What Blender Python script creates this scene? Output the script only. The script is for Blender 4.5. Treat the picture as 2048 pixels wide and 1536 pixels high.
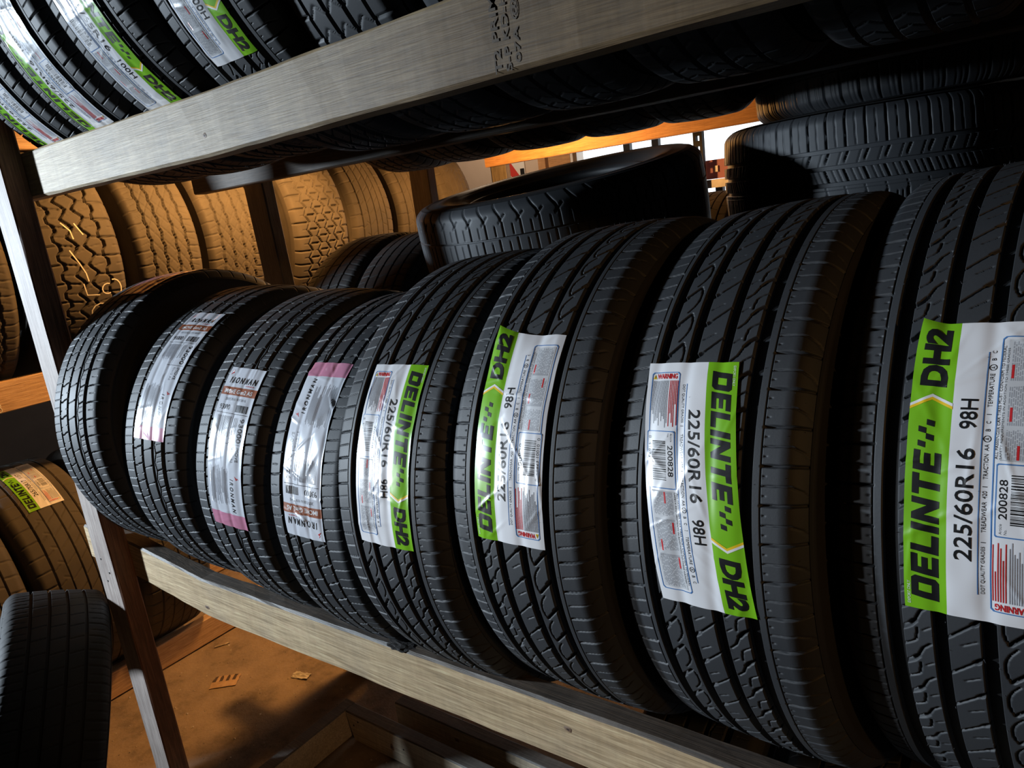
import bpy, bmesh, math, random
import numpy as np
from mathutils import Matrix, Vector

S = bpy.context.scene
for o in list(bpy.data.objects):
    bpy.data.objects.remove(o)
C = S.collection

# ------------------------------------------------------------------ camera
def cam_axes(yaw, pitch, roll):
    cy, sy, cp, sp = math.cos(yaw), math.sin(yaw), math.cos(pitch), math.sin(pitch)
    fwd = Vector((sy*cp, cy*cp, sp)); right = Vector((cy, -sy, 0)); up = right.cross(fwd)
    cr, sr = math.cos(roll), math.sin(roll)
    return cr*right + sr*up, -sr*right + cr*up, fwd
cd = bpy.data.cameras.new('camera'); cam = bpy.data.objects.new('camera', cd); C.objects.link(cam)
_r, _u, _f = cam_axes(-0.662745, -0.241678, -0.127494)
M = Matrix((_r, _u, -_f)).transposed().to_4x4(); M.translation = (1.67267, -0.65648, 0.64671)
cam.matrix_world = M
cd.sensor_fit = 'HORIZONTAL'; cd.sensor_width = 36.0; cd.lens = 36.0*1449.63/2048.0
cd.clip_start = 0.02
S.camera = cam

# ------------------------------------------------------------------ world, lights, exposure
w = bpy.data.worlds.new('world'); S.world = w; w.use_nodes = True
bg = w.node_tree.nodes['Background']; bg.inputs[0].default_value = (0.86, 0.94, 1.0, 1); bg.inputs[1].default_value = 2.2
vs = S.view_settings
vs.view_transform = 'Standard'; vs.look = 'None'; vs.gamma = 1.0; vs.use_curve_mapping = False
vs.exposure = 0.0

def lamp(name, kind, loc, power, col, size=0.1, target=None):
    l = bpy.data.lights.new(name, kind); l.energy = power; l.color = col
    o = bpy.data.objects.new(name, l); C.objects.link(o); o.location = loc
    if kind == 'AREA':
        l.shape = 'DISK'; l.size = size
    else:
        l.shadow_soft_size = size
    if target is not None:
        o.rotation_euler = (Vector(target)-Vector(loc)).to_track_quat('-Z', 'Y').to_euler()
    return o
_sa = lamp('flood_cool', 'SPOT', (-2.35, -1.85, 0.82), 850, (0.74, 0.87, 1.0), 0.10, (0.14, 0.0, 0.27))
_sa.data.spot_size = math.radians(46); _sa.data.spot_blend = 1.0
_sp = lamp('sticker_fill_cool', 'SPOT', (-1.60, -1.95, 0.36), 150, (0.92, 0.96, 1.0), 0.05, (1.56, -0.05, 0.24))  # added fill for the right-hand stickers, not an actual lamp of the place
_sp.data.spot_size = math.radians(17); _sp.data.spot_blend = 0.9
_sw = lamp('reflector_bulb_warm', 'SPOT', (-0.12, 0.90, 1.15), 105, (1.0, 0.47, 0.13), 0.05, (-0.78, 0.72, 0.38))
_sw.data.spot_size = math.radians(104); _sw.data.spot_blend = 0.45
lamp('aisle_bulb_warm', 'POINT', (-0.10, 1.76, 0.82), 30, (1.0, 0.47, 0.13), 0.05)
lamp('back_wall_fill_warm', 'POINT', (-1.75, 3.55, 1.75), 40, (1.0, 0.72, 0.48), 0.05)  # unseen light added to brighten the beige back wall and its notice
_sc = lamp('side_lamp_warm', 'SPOT', (3.9, -1.0, 1.10), 34, (1.0, 0.52, 0.18), 0.06, (1.42, 0.0, 0.26))
_sc.data.spot_size = math.radians(24); _sc.data.spot_blend = 0.6

# ------------------------------------------------------------------ materials
MATS = {}
def nodes(name):
    m = bpy.data.materials.new(name); m.use_nodes = True; MATS[name] = m
    nt = m.node_tree; b = nt.nodes['Principled BSDF']
    return m, nt, b
def N(nt, t, **kw):
    n = nt.nodes.new(t)
    for k, v in kw.items():
        if k.startswith('i_'):
            n.inputs[int(k[2:]) if k[2:].isdigit() else k[2:]].default_value = v
        else: setattr(n, k, v)
    return n
def ramp(nt, stops):
    r = nt.nodes.new('ShaderNodeValToRGB'); e = r.color_ramp.elements
    while len(e) < len(stops): e.new(0.5)
    for i, (p, c) in enumerate(stops):
        e[i].position = p; e[i].color = (*c, 1)
    return r
def plain(name, col, rough=0.5, noise=0.15, scale=30, bump=0.0, spec=0.5, metal=0.0, coat=0.0):
    m, nt, b = nodes(name)
    tc = N(nt, 'ShaderNodeTexCoord'); nz = N(nt, 'ShaderNodeTexNoise'); nz.inputs['Scale'].default_value = scale; nz.inputs['Detail'].default_value = 5
    nt.links.new(tc.outputs['Object'], nz.inputs['Vector'])
    r = ramp(nt, [(0.3, tuple(max(0, c*(1-noise)) for c in col)), (0.7, tuple(min(1, c*(1+noise)) for c in col))])
    nt.links.new(nz.outputs['Fac'], r.inputs['Fac']); nt.links.new(r.outputs['Color'], b.inputs['Base Color'])
    b.inputs['Roughness'].default_value = rough; b.inputs['Specular IOR Level'].default_value = spec; b.inputs['Metallic'].default_value = metal
    b.inputs['Coat Weight'].default_value = coat; b.inputs['Coat Roughness'].default_value = 0.08
    if bump:
        bp = N(nt, 'ShaderNodeBump'); bp.inputs['Strength'].default_value = bump; bp.inputs['Distance'].default_value = 0.002
        nt.links.new(nz.outputs['Fac'], bp.inputs['Height']); nt.links.new(bp.outputs['Normal'], b.inputs['Normal'])
    return m
def rubber(name, col, rough, dust, dustcol, spec=0.5):
    m, nt, b = nodes(name)
    tc = N(nt, 'ShaderNodeTexCoord')
    a = N(nt, 'ShaderNodeTexNoise'); a.inputs['Scale'].default_value = 9; a.inputs['Detail'].default_value = 6
    g = N(nt, 'ShaderNodeTexNoise'); g.inputs['Scale'].default_value = 420; g.inputs['Detail'].default_value = 3
    for n in (a, g): nt.links.new(tc.outputs['Object'], n.inputs['Vector'])
    r = ramp(nt, [(0.35, col), (0.75, tuple(c*(1-dust)+d*dust for c, d in zip(col, dustcol)))])
    nt.links.new(a.outputs['Fac'], r.inputs['Fac']); nt.links.new(r.outputs['Color'], b.inputs['Base Color'])
    rr = N(nt, 'ShaderNodeMapRange'); rr.inputs[3].default_value = rough-0.07; rr.inputs[4].default_value = rough+0.12
    nt.links.new(a.outputs['Fac'], rr.inputs[0]); nt.links.new(rr.outputs[0], b.inputs['Roughness'])
    bp = N(nt, 'ShaderNodeBump'); bp.inputs['Strength'].default_value = 0.12; bp.inputs['Distance'].default_value = 0.0006
    nt.links.new(g.outputs['Fac'], bp.inputs['Height']); nt.links.new(bp.outputs['Normal'], b.inputs['Normal'])
    b.inputs['Specular IOR Level'].default_value = spec
    return m
def wood(name, light, dark, axis='X', scuff=0.25, scuffcol=(0.16, 0.13, 0.11), saw=0.0, rough=0.6, brown=None):
    m, nt, b = nodes(name)
    tc = N(nt, 'ShaderNodeTexCoord'); mp = N(nt, 'ShaderNodeMapping')
    sc = {'X': (1.8, 52, 52), 'Y': (52, 1.8, 52), 'Z': (52, 52, 1.8)}[axis]
    mp.inputs['Scale'].default_value = sc
    nt.links.new(tc.outputs['Object'], mp.inputs['Vector'])
    g = N(nt, 'ShaderNodeTexNoise'); g.inputs['Scale'].default_value = 2.2; g.inputs['Detail'].default_value = 8; g.inputs['Roughness'].default_value = 0.66; g.inputs['Distortion'].default_value = 1.6
    nt.links.new(mp.outputs[0], g.inputs['Vector'])
    r1 = ramp(nt, [(0.36, dark), (0.50, tuple((a+c)/2 for a, c in zip(light, dark))), (0.62, light)])
    nt.links.new(g.outputs['Fac'], r1.inputs['Fac'])
    p = N(nt, 'ShaderNodeTexNoise'); p.inputs['Scale'].default_value = 5.5; p.inputs['Detail'].default_value = 7; p.inputs['Roughness'].default_value = 0.68
    nt.links.new(tc.outputs['Object'], p.inputs['Vector'])
    r2 = ramp(nt, [(0.48, (0, 0, 0)), (0.72, (1, 1, 1))]); nt.links.new(p.outputs['Fac'], r2.inputs['Fac'])
    mu = N(nt, 'ShaderNodeMath', operation='MULTIPLY'); mu.inputs[1].default_value = scuff; nt.links.new(r2.outputs['Color'], mu.inputs[0])
    mx = N(nt, 'ShaderNodeMix', data_type='RGBA'); nt.links.new(mu.outputs[0], mx.inputs[0]); nt.links.new(r1.outputs['Color'], mx.inputs[6]); mx.inputs[7].default_value = (*scuffcol, 1)
    src = mx.outputs[2]
    if brown:      # light falloff along the board painted into the wood, darker brown to the right
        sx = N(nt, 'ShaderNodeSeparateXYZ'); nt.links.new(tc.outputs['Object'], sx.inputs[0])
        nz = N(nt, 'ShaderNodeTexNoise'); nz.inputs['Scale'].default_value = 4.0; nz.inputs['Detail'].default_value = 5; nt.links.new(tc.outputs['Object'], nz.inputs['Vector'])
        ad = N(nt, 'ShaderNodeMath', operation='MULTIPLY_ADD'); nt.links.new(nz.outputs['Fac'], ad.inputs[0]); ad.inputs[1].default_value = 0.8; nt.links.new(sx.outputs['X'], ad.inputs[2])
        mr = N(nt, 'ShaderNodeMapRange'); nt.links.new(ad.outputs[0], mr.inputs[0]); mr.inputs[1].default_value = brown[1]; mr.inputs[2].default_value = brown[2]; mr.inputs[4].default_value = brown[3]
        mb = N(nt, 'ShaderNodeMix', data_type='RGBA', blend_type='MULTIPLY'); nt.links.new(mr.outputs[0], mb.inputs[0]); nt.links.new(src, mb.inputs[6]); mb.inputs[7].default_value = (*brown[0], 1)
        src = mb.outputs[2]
    # fine fibres and cross saw marks
    f = N(nt, 'ShaderNodeTexNoise'); f.inputs['Scale'].default_value = 11; f.inputs['Detail'].default_value = 4; nt.links.new(mp.outputs[0], f.inputs['Vector'])
    mpw = N(nt, 'ShaderNodeMapping'); k = 3.0
    mpw.inputs['Scale'].default_value = {'X': (60, 9, 9), 'Y': (9, 60, 9), 'Z': (9, 9, 60)}[axis]
    nt.links.new(tc.outputs['Object'], mpw.inputs['Vector'])
    sw = N(nt, 'ShaderNodeTexNoise'); sw.inputs['Scale'].default_value = 2.0; sw.inputs['Detail'].default_value = 3; nt.links.new(mpw.outputs[0], sw.inputs['Vector'])
    ov = N(nt, 'ShaderNodeMix', data_type='RGBA', blend_type='OVERLAY'); ov.inputs[0].default_value = 0.8
    fr = N(nt, 'ShaderNodeMix', data_type='FLOAT'); fr.inputs[0].default_value = saw
    nt.links.new(f.outputs['Fac'], fr.inputs[2]); nt.links.new(sw.outputs['Fac'], fr.inputs[3])
    nt.links.new(src, ov.inputs[6]); nt.links.new(fr.outputs[0], ov.inputs[7])
    nt.links.new(ov.outputs[2], b.inputs['Base Color'])
    b.inputs['Roughness'].default_value = rough
    bp = N(nt, 'ShaderNodeBump'); bp.inputs['Strength'].default_value = 0.5; bp.inputs['Distance'].default_value = 0.0015
    nt.links.new(fr.outputs[0], bp.inputs['Height']); nt.links.new(bp.outputs['Normal'], b.inputs['Normal'])
    return m

rubber('rubber_new', (0.030, 0.033, 0.038), 0.58, 0.25, (0.055, 0.058, 0.062))
rubber('rubber_side', (0.020, 0.021, 0.023), 0.55, 0.2, (0.04, 0.04, 0.042))
rubber('rubber_dusty', (0.060, 0.053, 0.045), 0.7, 0.6, (0.125, 0.108, 0.088), 0.3)
rubber('rubber_used', (0.018, 0.018, 0.019), 0.65, 0.4, (0.034, 0.032, 0.031), 0.3)
plain('rubber_hair', (0.05, 0.05, 0.055), 0.8, 0.1, 30, spec=0.15)
rubber('rubber_liner', (0.016, 0.016, 0.017), 0.6, 0.2, (0.03, 0.03, 0.03))
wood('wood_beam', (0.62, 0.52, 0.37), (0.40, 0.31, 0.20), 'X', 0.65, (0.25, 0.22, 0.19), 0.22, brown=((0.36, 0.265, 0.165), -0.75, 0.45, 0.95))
wood('wood_rail', (0.66, 0.50, 0.30), (0.38, 0.265, 0.145), 'X', 0.35, (0.26, 0.22, 0.18), 0.18)
wood('wood_scuffed_top', (0.13, 0.10, 0.075), (0.060, 0.050, 0.042), 'X', 0.6, (0.05, 0.047, 0.045), 0.2, 0.55)
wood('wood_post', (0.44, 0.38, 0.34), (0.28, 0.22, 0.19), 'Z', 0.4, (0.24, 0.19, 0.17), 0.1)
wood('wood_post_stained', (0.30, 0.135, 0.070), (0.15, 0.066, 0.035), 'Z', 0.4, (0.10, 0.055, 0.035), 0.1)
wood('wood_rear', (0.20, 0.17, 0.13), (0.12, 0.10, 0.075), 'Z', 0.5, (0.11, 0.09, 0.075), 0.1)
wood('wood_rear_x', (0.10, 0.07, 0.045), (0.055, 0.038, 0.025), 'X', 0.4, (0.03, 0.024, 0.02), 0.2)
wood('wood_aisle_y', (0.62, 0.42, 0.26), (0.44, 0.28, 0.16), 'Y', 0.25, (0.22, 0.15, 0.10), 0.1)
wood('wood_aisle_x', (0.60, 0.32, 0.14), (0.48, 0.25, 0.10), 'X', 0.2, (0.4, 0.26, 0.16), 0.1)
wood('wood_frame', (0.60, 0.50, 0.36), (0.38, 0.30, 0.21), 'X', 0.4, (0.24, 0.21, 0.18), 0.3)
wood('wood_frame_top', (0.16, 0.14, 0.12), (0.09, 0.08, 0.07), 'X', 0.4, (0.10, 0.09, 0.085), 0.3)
plain('knot', (0.22, 0.14, 0.09), 0.6, 0.5, 90)
plain('knot_core', (0.05, 0.032, 0.024), 0.7, 0.3, 60)
plain('rot', (0.012, 0.010, 0.009), 0.8, 0.5, 200, 0.6)
plain('ink', (0.12, 0.09, 0.065), 0.7, 0.4, 60)
plain('nail', (0.05, 0.045, 0.04), 0.5, 0.3, 50, metal=0.6)
plain('film_white', (0.80, 0.80, 0.82), 0.30, 0.02, 8, coat=0.55)
plain('film_silver', (0.74, 0.76, 0.82), 0.24, 0.03, 8, coat=0.8)
plain('film_green', (0.20, 0.50, 0.015), 0.30, 0.03, 8, coat=0.5)
plain('film_pink', (0.66, 0.26, 0.38), 0.32, 0.03, 8, coat=0.5)
plain('film_pink_dark', (0.42, 0.12, 0.15), 0.3, 0.05, 8, coat=0.5)
plain('print_black', (0.012, 0.012, 0.013), 0.35, 0.1, 8, coat=0.4)
plain('print_grey', (0.36, 0.37, 0.40), 0.35, 0.1, 8, coat=0.4)
plain('print_panel', (0.60, 0.61, 0.63), 0.35, 0.05, 8, coat=0.4)
plain('print_red', (0.62, 0.025, 0.03), 0.35, 0.1, 8, coat=0.4)
plain('print_blue', (0.07, 0.20, 0.46), 0.35, 0.1, 8, coat=0.4)
plain('print_yellow', (0.85, 0.55, 0.02), 0.35, 0.05, 8, coat=0.4)
plain('print_white', (0.80, 0.80, 0.80), 0.35, 0.02, 8, coat=0.4)
plain('print_brown', (0.33, 0.10, 0.045), 0.35, 0.05, 8, coat=0.5)
plain('chalk', (0.75, 0.72, 0.62), 0.9, 0.2, 120)
plain('wall_beige', (0.60, 0.50, 0.42), 0.8, 0.06, 4)
plain('wall_dark', (0.10, 0.085, 0.075), 0.8, 0.2, 4)
plain('ceiling_dark', (0.06, 0.055, 0.05), 0.9, 0.2, 4)
plain('steel_dark', (0.03, 0.03, 0.035), 0.6, 0.2, 30)
plain('steel_grey', (0.45, 0.45, 0.47), 0.4, 0.1, 30, metal=0.4)
plain('paint_pink', (0.75, 0.30, 0.40), 0.5, 0.05, 6)
plain('paint_red', (0.62, 0.05, 0.04), 0.5, 0.05, 6)
plain('paper_white', (0.80, 0.78, 0.75), 0.6, 0.03, 6)
plain('cardboard', (0.45, 0.29, 0.16), 0.8, 0.2, 40)
plain('cardboard_dark', (0.07, 0.045, 0.03), 0.8, 0.3, 40)
plain('grit', (0.40, 0.33, 0.25), 0.8, 0.4, 90)
plain('plastic_scrap', (0.55, 0.50, 0.42), 0.4, 0.2, 30)
# earth-stained concrete
def concrete():
    m, nt, b = nodes('concrete')
    tc = N(nt, 'ShaderNodeTexCoord')
    a = N(nt, 'ShaderNodeTexNoise'); a.inputs['Scale'].default_value = 7; a.inputs['Detail'].default_value = 9; a.inputs['Roughness'].default_value = 0.7
    c = N(nt, 'ShaderNodeTexNoise'); c.inputs['Scale'].default_value = 120; c.inputs['Detail'].default_value = 4
    v = N(nt, 'ShaderNodeTexVoronoi'); v.inputs['Scale'].default_value = 34
    for n in (a, c, v): nt.links.new(tc.outputs['Object'], n.inputs['Vector'])
    r = ramp(nt, [(0.32, (0.12, 0.088, 0.06)), (0.48, (0.25, 0.187, 0.13)), (0.70, (0.34, 0.255, 0.18))])
    nt.links.new(a.outputs['Fac'], r.inputs['Fac'])
    sp = ramp(nt, [(0.0, (1, 1, 1)), (0.07, (1, 1, 1)), (0.12, (0, 0, 0))]); nt.links.new(v.outputs['Distance'], sp.inputs['Fac'])
    ms = N(nt, 'ShaderNodeMath', operation='MULTIPLY'); nt.links.new(sp.outputs['Color'], ms.inputs[0])
    th = ramp(nt, [(0.52, (0, 0, 0)), (0.6, (1, 1, 1))]); nt.links.new(c.outputs['Fac'], th.inputs['Fac']); nt.links.new(th.outputs['Color'], ms.inputs[1])
    mx = N(nt, 'ShaderNodeMix', data_type='RGBA'); nt.links.new(ms.outputs[0], mx.inputs[0]); nt.links.new(r.outputs['Color'], mx.inputs[6]); mx.inputs[7].default_value = (0.05, 0.04, 0.032, 1)
    nt.links.new(mx.outputs[2], b.inputs['Base Color']); b.inputs['Roughness'].default_value = 0.85
    ad = N(nt, 'ShaderNodeMath', operation='ADD'); nt.links.new(a.outputs['Fac'], ad.inputs[0]); nt.links.new(c.outputs['Fac'], ad.inputs[1])
    bp = N(nt, 'ShaderNodeBump'); bp.inputs['Strength'].default_value = 0.6; bp.inputs['Distance'].default_value = 0.003
    nt.links.new(ad.outputs[0], bp.inputs['Height']); nt.links.new(bp.outputs['Normal'], b.inputs['Normal'])
concrete()

# ------------------------------------------------------------------ object helpers
def obj(name, me, parent=None, mats=None, label=None, cat=None, group=None, kind=None):
    o = bpy.data.objects.new(name, me); C.objects.link(o)
    if mats and me is not None and not me.materials:
        for m in mats: me.materials.append(MATS[m])
    if parent is not None: o.parent = parent
    if label: o['label'] = label
    if cat: o['category'] = cat
    if group: o['group'] = group
    if kind: o['kind'] = kind
    return o
def empty(name, loc, label, cat, group=None):
    o = bpy.data.objects.new(name, None); C.objects.link(o); o.location = loc; o.empty_display_size = 0.05
    o['label'] = label; o['category'] = cat
    if group: o['group'] = group
    return o
def mesh_np(name, V, Q, mi=None, smooth=True):
    V = np.ascontiguousarray(V, np.float32); Q = np.asarray(Q, np.int32)
    me = bpy.data.meshes.new(name); k = Q.shape[1]
    me.vertices.add(len(V)); me.vertices.foreach_set('co', V.ravel())
    me.loops.add(Q.size); me.loops.foreach_set('vertex_index', Q.ravel())
    me.polygons.add(len(Q)); me.polygons.foreach_set('loop_start', np.arange(0, Q.size, k, dtype=np.int32))
    if mi is not None: me.polygons.foreach_set('material_index', np.asarray(mi, np.int32))
    me.polygons.foreach_set('use_smooth', np.full(len(Q), smooth, bool))
    me.update(calc_edges=True); me.validate(); return me
def grid_quads(n, m, wrap):
    i = np.arange(n if wrap else n-1); j = np.arange(m-1)
    a = i[:, None]*m + j[None]; b = ((i+1) % n)[:, None]*m + j[None]
    return np.stack([a, a+1, b+1, b], -1).reshape(-1, 4)
def bm_mesh(name, bm, smooth=False):
    me = bpy.data.meshes.new(name); bm.normal_update(); bm.to_mesh(me); bm.free()
    if smooth:
        me.polygons.foreach_set('use_smooth', [True]*len(me.polygons))
    return me

def plank(name, a, b, parent=None, mats=('wood_rail',), n=24, cham=0.003, off=None, topmat=False, rag=0.0006, seed=1, shear=None, endcut=0.0):
    """lumber from corner a to corner b, chamfered edges, bent by off(t)->(dx,dy,dz) along its longest axis"""
    a = np.array(a, float); b = np.array(b, float); L = int(np.argmax(b-a)); O = [i for i in range(3) if i != L]
    rs = np.random.RandomState(seed)
    u0, u1 = a[O[0]], b[O[0]]; w0, w1 = a[O[1]], b[O[1]]; c = cham
    ring = [(u0+c, w0), (u1-c, w0), (u1, w0+c), (u1, w1-c), (u1-c, w1), (u0+c, w1), (u0, w1-c), (u0, w0+c)]
    ctr = (a+b)/2; V = []; F = []; mi = []
    for i in range(n+1):
        t = i/n
        d = np.zeros(3) if off is None else np.array(off(a[L]+(b[L]-a[L])*t), float)
        for (uu, ww) in ring:
            p = np.zeros(3); p[L] = a[L]+(b[L]-a[L])*t; p[O[0]] = uu; p[O[1]] = ww
            if endcut and i == 0 and O[1] == 2: p[L] += endcut*(w1-ww)/(w1-w0)
            p += d; p[O] += rs.uniform(-rag, rag, 2)
            if shear is not None: p[0] += shear*(p[2]-ctr[2])
            V.append(p)
    for i in range(n):
        for j in range(8):
            k = (j+1) % 8; f = [i*8+j, i*8+k, (i+1)*8+k, (i+1)*8+j]; F.append(f)
    F.append(list(range(8))[::-1]); F.append([n*8+j for j in range(8)])
    V = np.array(V)
    me = bpy.data.meshes.new(name); me.from_pydata((V-ctr).tolist(), [], F)
    bm = bmesh.new(); bm.from_mesh(me); bmesh.ops.recalc_face_normals(bm, faces=bm.faces); bm.normal_update()
    if topmat:
        for f in bm.faces:
            if f.normal.z > 0.45: f.material_index = 1
    bm.to_mesh(me); bm.free()
    o = obj(name, me, parent, mats); o.location = ctr - (np.array(parent.location) if parent is not None else 0)
    return o
def disc(name, parent, loc, nrm, rad, mats, sx=1.0, sz=1.0, thick=0.0008, rings=3, seed=0):
    """slightly domed round plug with a dark core (knots, nail heads)"""
    rs = np.random.RandomState(seed); bm = bmesh.new(); k = 14
    q = Vector(nrm).to_track_quat('Z', 'Y'); prev = None
    jit = 1+rs.uniform(-0.14, 0.14, k)
    top = bm.verts.new(q @ Vector((0, 0, thick)))
    for r in range(1, rings+1):
        f = r/rings; cur = [bm.verts.new(q @ Vector((math.cos(2*math.pi*i/k)*rad*f*jit[i]*sx, math.sin(2*math.pi*i/k)*rad*f*jit[i]*sz, thick*(1-f*f) - (0.0006 if r == rings else 0)))) for i in range(k)]
        for i in range(k):
            fc = bm.faces.new((top, cur[i], cur[(i+1) % k])) if prev is None else bm.faces.new((prev[i], cur[i], cur[(i+1) % k], prev[(i+1) % k]))
            fc.material_index = 1 if r == 1 else 0
        prev = cur
    o = obj(name, bm_mesh(name, bm, True), parent, mats); o.location = Vector(loc) - (parent.location if parent is not None else Vector())
    return o

# ------------------------------------------------------------------ tyres
PI = math.pi
def sstep(x): x = np.clip(x, 0, 1); return x*x*(3-2*x)
def crown(v, R, hw):
    av = np.abs(v); r = R - 0.55*v*v
    e = np.clip((av-(hw-0.012))/0.022, 0, 1)
    return r - 0.016*e**2.2
def tread_mesh(name, R, hw, Np, m, grooves, sipes, depth=0.0075, dv=0.002, back=1):
    P = 2*PI*R/Np; s = (np.arange(m)/m)*P
    vs_ = list(np.arange(-hw-0.010, hw+0.0101, dv))
    for g in grooves:
        if not g.get('amp'):
            for e in (-1, 1):
                x = g['v']+e*g['w']/2
                vs_ += [x-0.0008, x-0.00025, x+0.00025, x+0.0008]
    vs_ = np.unique(np.round(vs_, 6)); keep = np.concatenate([[True], np.diff(vs_) > 0.00018]); v = vs_[keep]
    Sg, Vg = np.meshgrid(s, v, indexing='ij'); D = np.zeros_like(Sg)
    for g in grooves:
        c = g['v']; soft = 0.0005
        if g.get('amp'):
            ph = (Sg/P*g.get('f', 1)+g.get('ph', 0)) % 1; tri = 4*np.abs(ph-0.5)-1
            if g.get('sq'): tri = np.clip(tri*g['sq'], -1, 1)
            c = c+g['amp']*tri; soft = 0.0009
        D = np.maximum(D, g.get('d', depth)*sstep((g['w']/2+soft/2-np.abs(Vg-c))/soft))
    for sp in sipes:
        pts = [(a/1000, b*P) for a, b in sp['p']]; wd = sp.get('w', 1.5)/1000/2; dd = sp.get('d', 5)/1000; soft = max(0.0007, 1.25*P/m)
        taper = sp.get('t', 0)
        for (v0, s0), (v1, s1) in zip(pts[:-1], pts[1:]):
            for kk in (-2, -1, 0, 1, 2):
                a0, a1 = s0+kk*P, s1+kk*P
                if max(a0, a1) < -0.01 or min(a0, a1) > P+0.01: continue
                dx, dy = v1-v0, a1-a0; L2 = dx*dx+dy*dy+1e-12
                t = np.clip(((Vg-v0)*dx+(Sg-a0)*dy)/L2, 0, 1)
                ds = np.hypot(Vg-(v0+dx*t), Sg-(a0+dy*t))
                ww = wd
                D = np.maximum(D, dd*sstep((ww+soft/2-ds)/soft))
    D *= 1-0.55*np.clip((np.abs(Vg)-hw)/0.010, 0, 1)
    r = crown(Vg, R, hw)-D
    th = []; rows = []
    for k in range(Np):
        a = (k/Np*360+180) % 360-180; st = back if abs(a+180/Np) > 118 else 1
        th.append((k+np.arange(0, m, st)/m)/Np*2*PI); rows.append(r[::st])
    th = np.concatenate(th); r = np.concatenate(rows)
    V = np.stack([np.broadcast_to(v, r.shape), -r*np.cos(th)[:, None], r*np.sin(th)[:, None]], -1).reshape(-1, 3)
    return mesh_np(name, V, grid_quads(len(th), len(v), True), smooth=True)
def lathe(name, prof, n=120):
    prof = np.array(prof, float); th = np.arange(n)/n*2*PI
    V = np.stack([np.broadcast_to(prof[:, 0], (n, len(prof))), -prof[:, 1]*np.cos(th)[:, None], prof[:, 1]*np.sin(th)[:, None]], -1).reshape(-1, 3)
    return mesh_np(name, V, grid_quads(n, len(prof), True))
def smooth_prof(pts, k=5):
    pts = np.array(pts, float); out = []
    for i in range(len(pts)-1):
        p0 = pts[max(i-1, 0)]; p1 = pts[i]; p2 = pts[i+1]; p3 = pts[min(i+2, len(pts)-1)]
        for t in np.arange(k)/k:
            out.append(0.5*((2*p1)+(-p0+p2)*t+(2*p0-5*p1+4*p2-p3)*t*t+(-p0+3*p1-3*p2+p3)*t**3))
    out.append(pts[-1]); return np.array(out)
def hairs(name, R, hw, rows, n, seed, ln=0.0032):
    rs = np.random.RandomState(seed); V = []; F = []
    for v in rows:
        for i in range(n):
            if rs.rand() < 0.5: continue
            th = (i+rs.uniform(-.3, .3))/n*2*PI; vv = v+rs.uniform(-0.0012, 0.0012); r = float(crown(np.array(vv), R, hw))-0.0006
            l = ln*rs.uniform(.35, 1.1); tilt = rs.uniform(-.6, .6, 2)*l; b = len(V); rad = 0.00042
            for q in range(3):
                a = q*2*PI/3; dth = rad*math.sin(a)/r
                V.append((vv+rad*math.cos(a), -r*math.cos(th+dth), r*math.sin(th+dth)))
            V.append((vv+tilt[0], -(r+l)*math.cos(th+tilt[1]/r), (r+l)*math.sin(th+tilt[1]/r)))
            F += [(b, b+1, b+3), (b+1, b+2, b+3), (b+2, b, b+3)]
    return mesh_np(name, np.array(V), np.array(F), smooth=False)
KINDS = {}
def tyre_kind(key, R, hw, sw, rb, Np, m, grooves, sipes, mat='rubber_new', side='rubber_side', depth=0.0075, dv=0.002, hair=None, back=1):
    parts = []
    parts.append(('tread', tread_mesh(key+'_tread', R, hw, Np, m, grooves, sipes, depth, dv, back), mat))
    re = R-0.55*(hw+.01)**2-0.016
    h = R-rb
    for s in (-1, 1):
        pr = smooth_prof([(hw+0.0099, re+0.0006), (hw+0.0118, re-0.010), (sw-0.001, R-0.30*h-0.010), (sw, R-0.48*h), (sw-0.004, R-0.62*h), (sw-0.016, rb+0.026), (sw-0.020, rb+0.017), (sw-0.017, rb+0.010), (sw-0.024, rb+0.001), (sw-0.034, rb), (sw-0.041, rb+0.004)])
        # moulded rings
        rr = pr[:, 1]
        pr[:, 0] += 0.0012*np.exp(-((rr-(R-0.22*h))/0.0022)**2) + 0.0012*np.exp(-((rr-(R-0.70*h))/0.0022)**2)
        pr[:, 0] *= s
        parts.append(('sidewall', lathe(key+'_sidewall', pr if s > 0 else pr[::-1]), side))
    il = [(sw-0.041, rb+0.004), (sw-0.030, rb+0.03), (sw-0.012, R-0.5*h), (hw-0.002, R-0.034), (hw*0.5, R-0.024), (0, R-0.021)]
    il = il + [(-a, b) for a, b in il[::-1][1:]]
    parts.append(('inner_liner', lathe(key+'_liner', smooth_prof(il, 3)), 'rubber_liner'))
    if hair: parts.append(('mould_hair', hairs(key+'_hair', R, hw, hair[0], hair[1], 5), 'rubber_hair'))
    for _, me, mt in parts: me.materials.append(MATS[mt])
    KINDS[key] = dict(R=R, hw=hw, sw=sw, parts=parts, grooves=grooves)
GRP = {}
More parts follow.
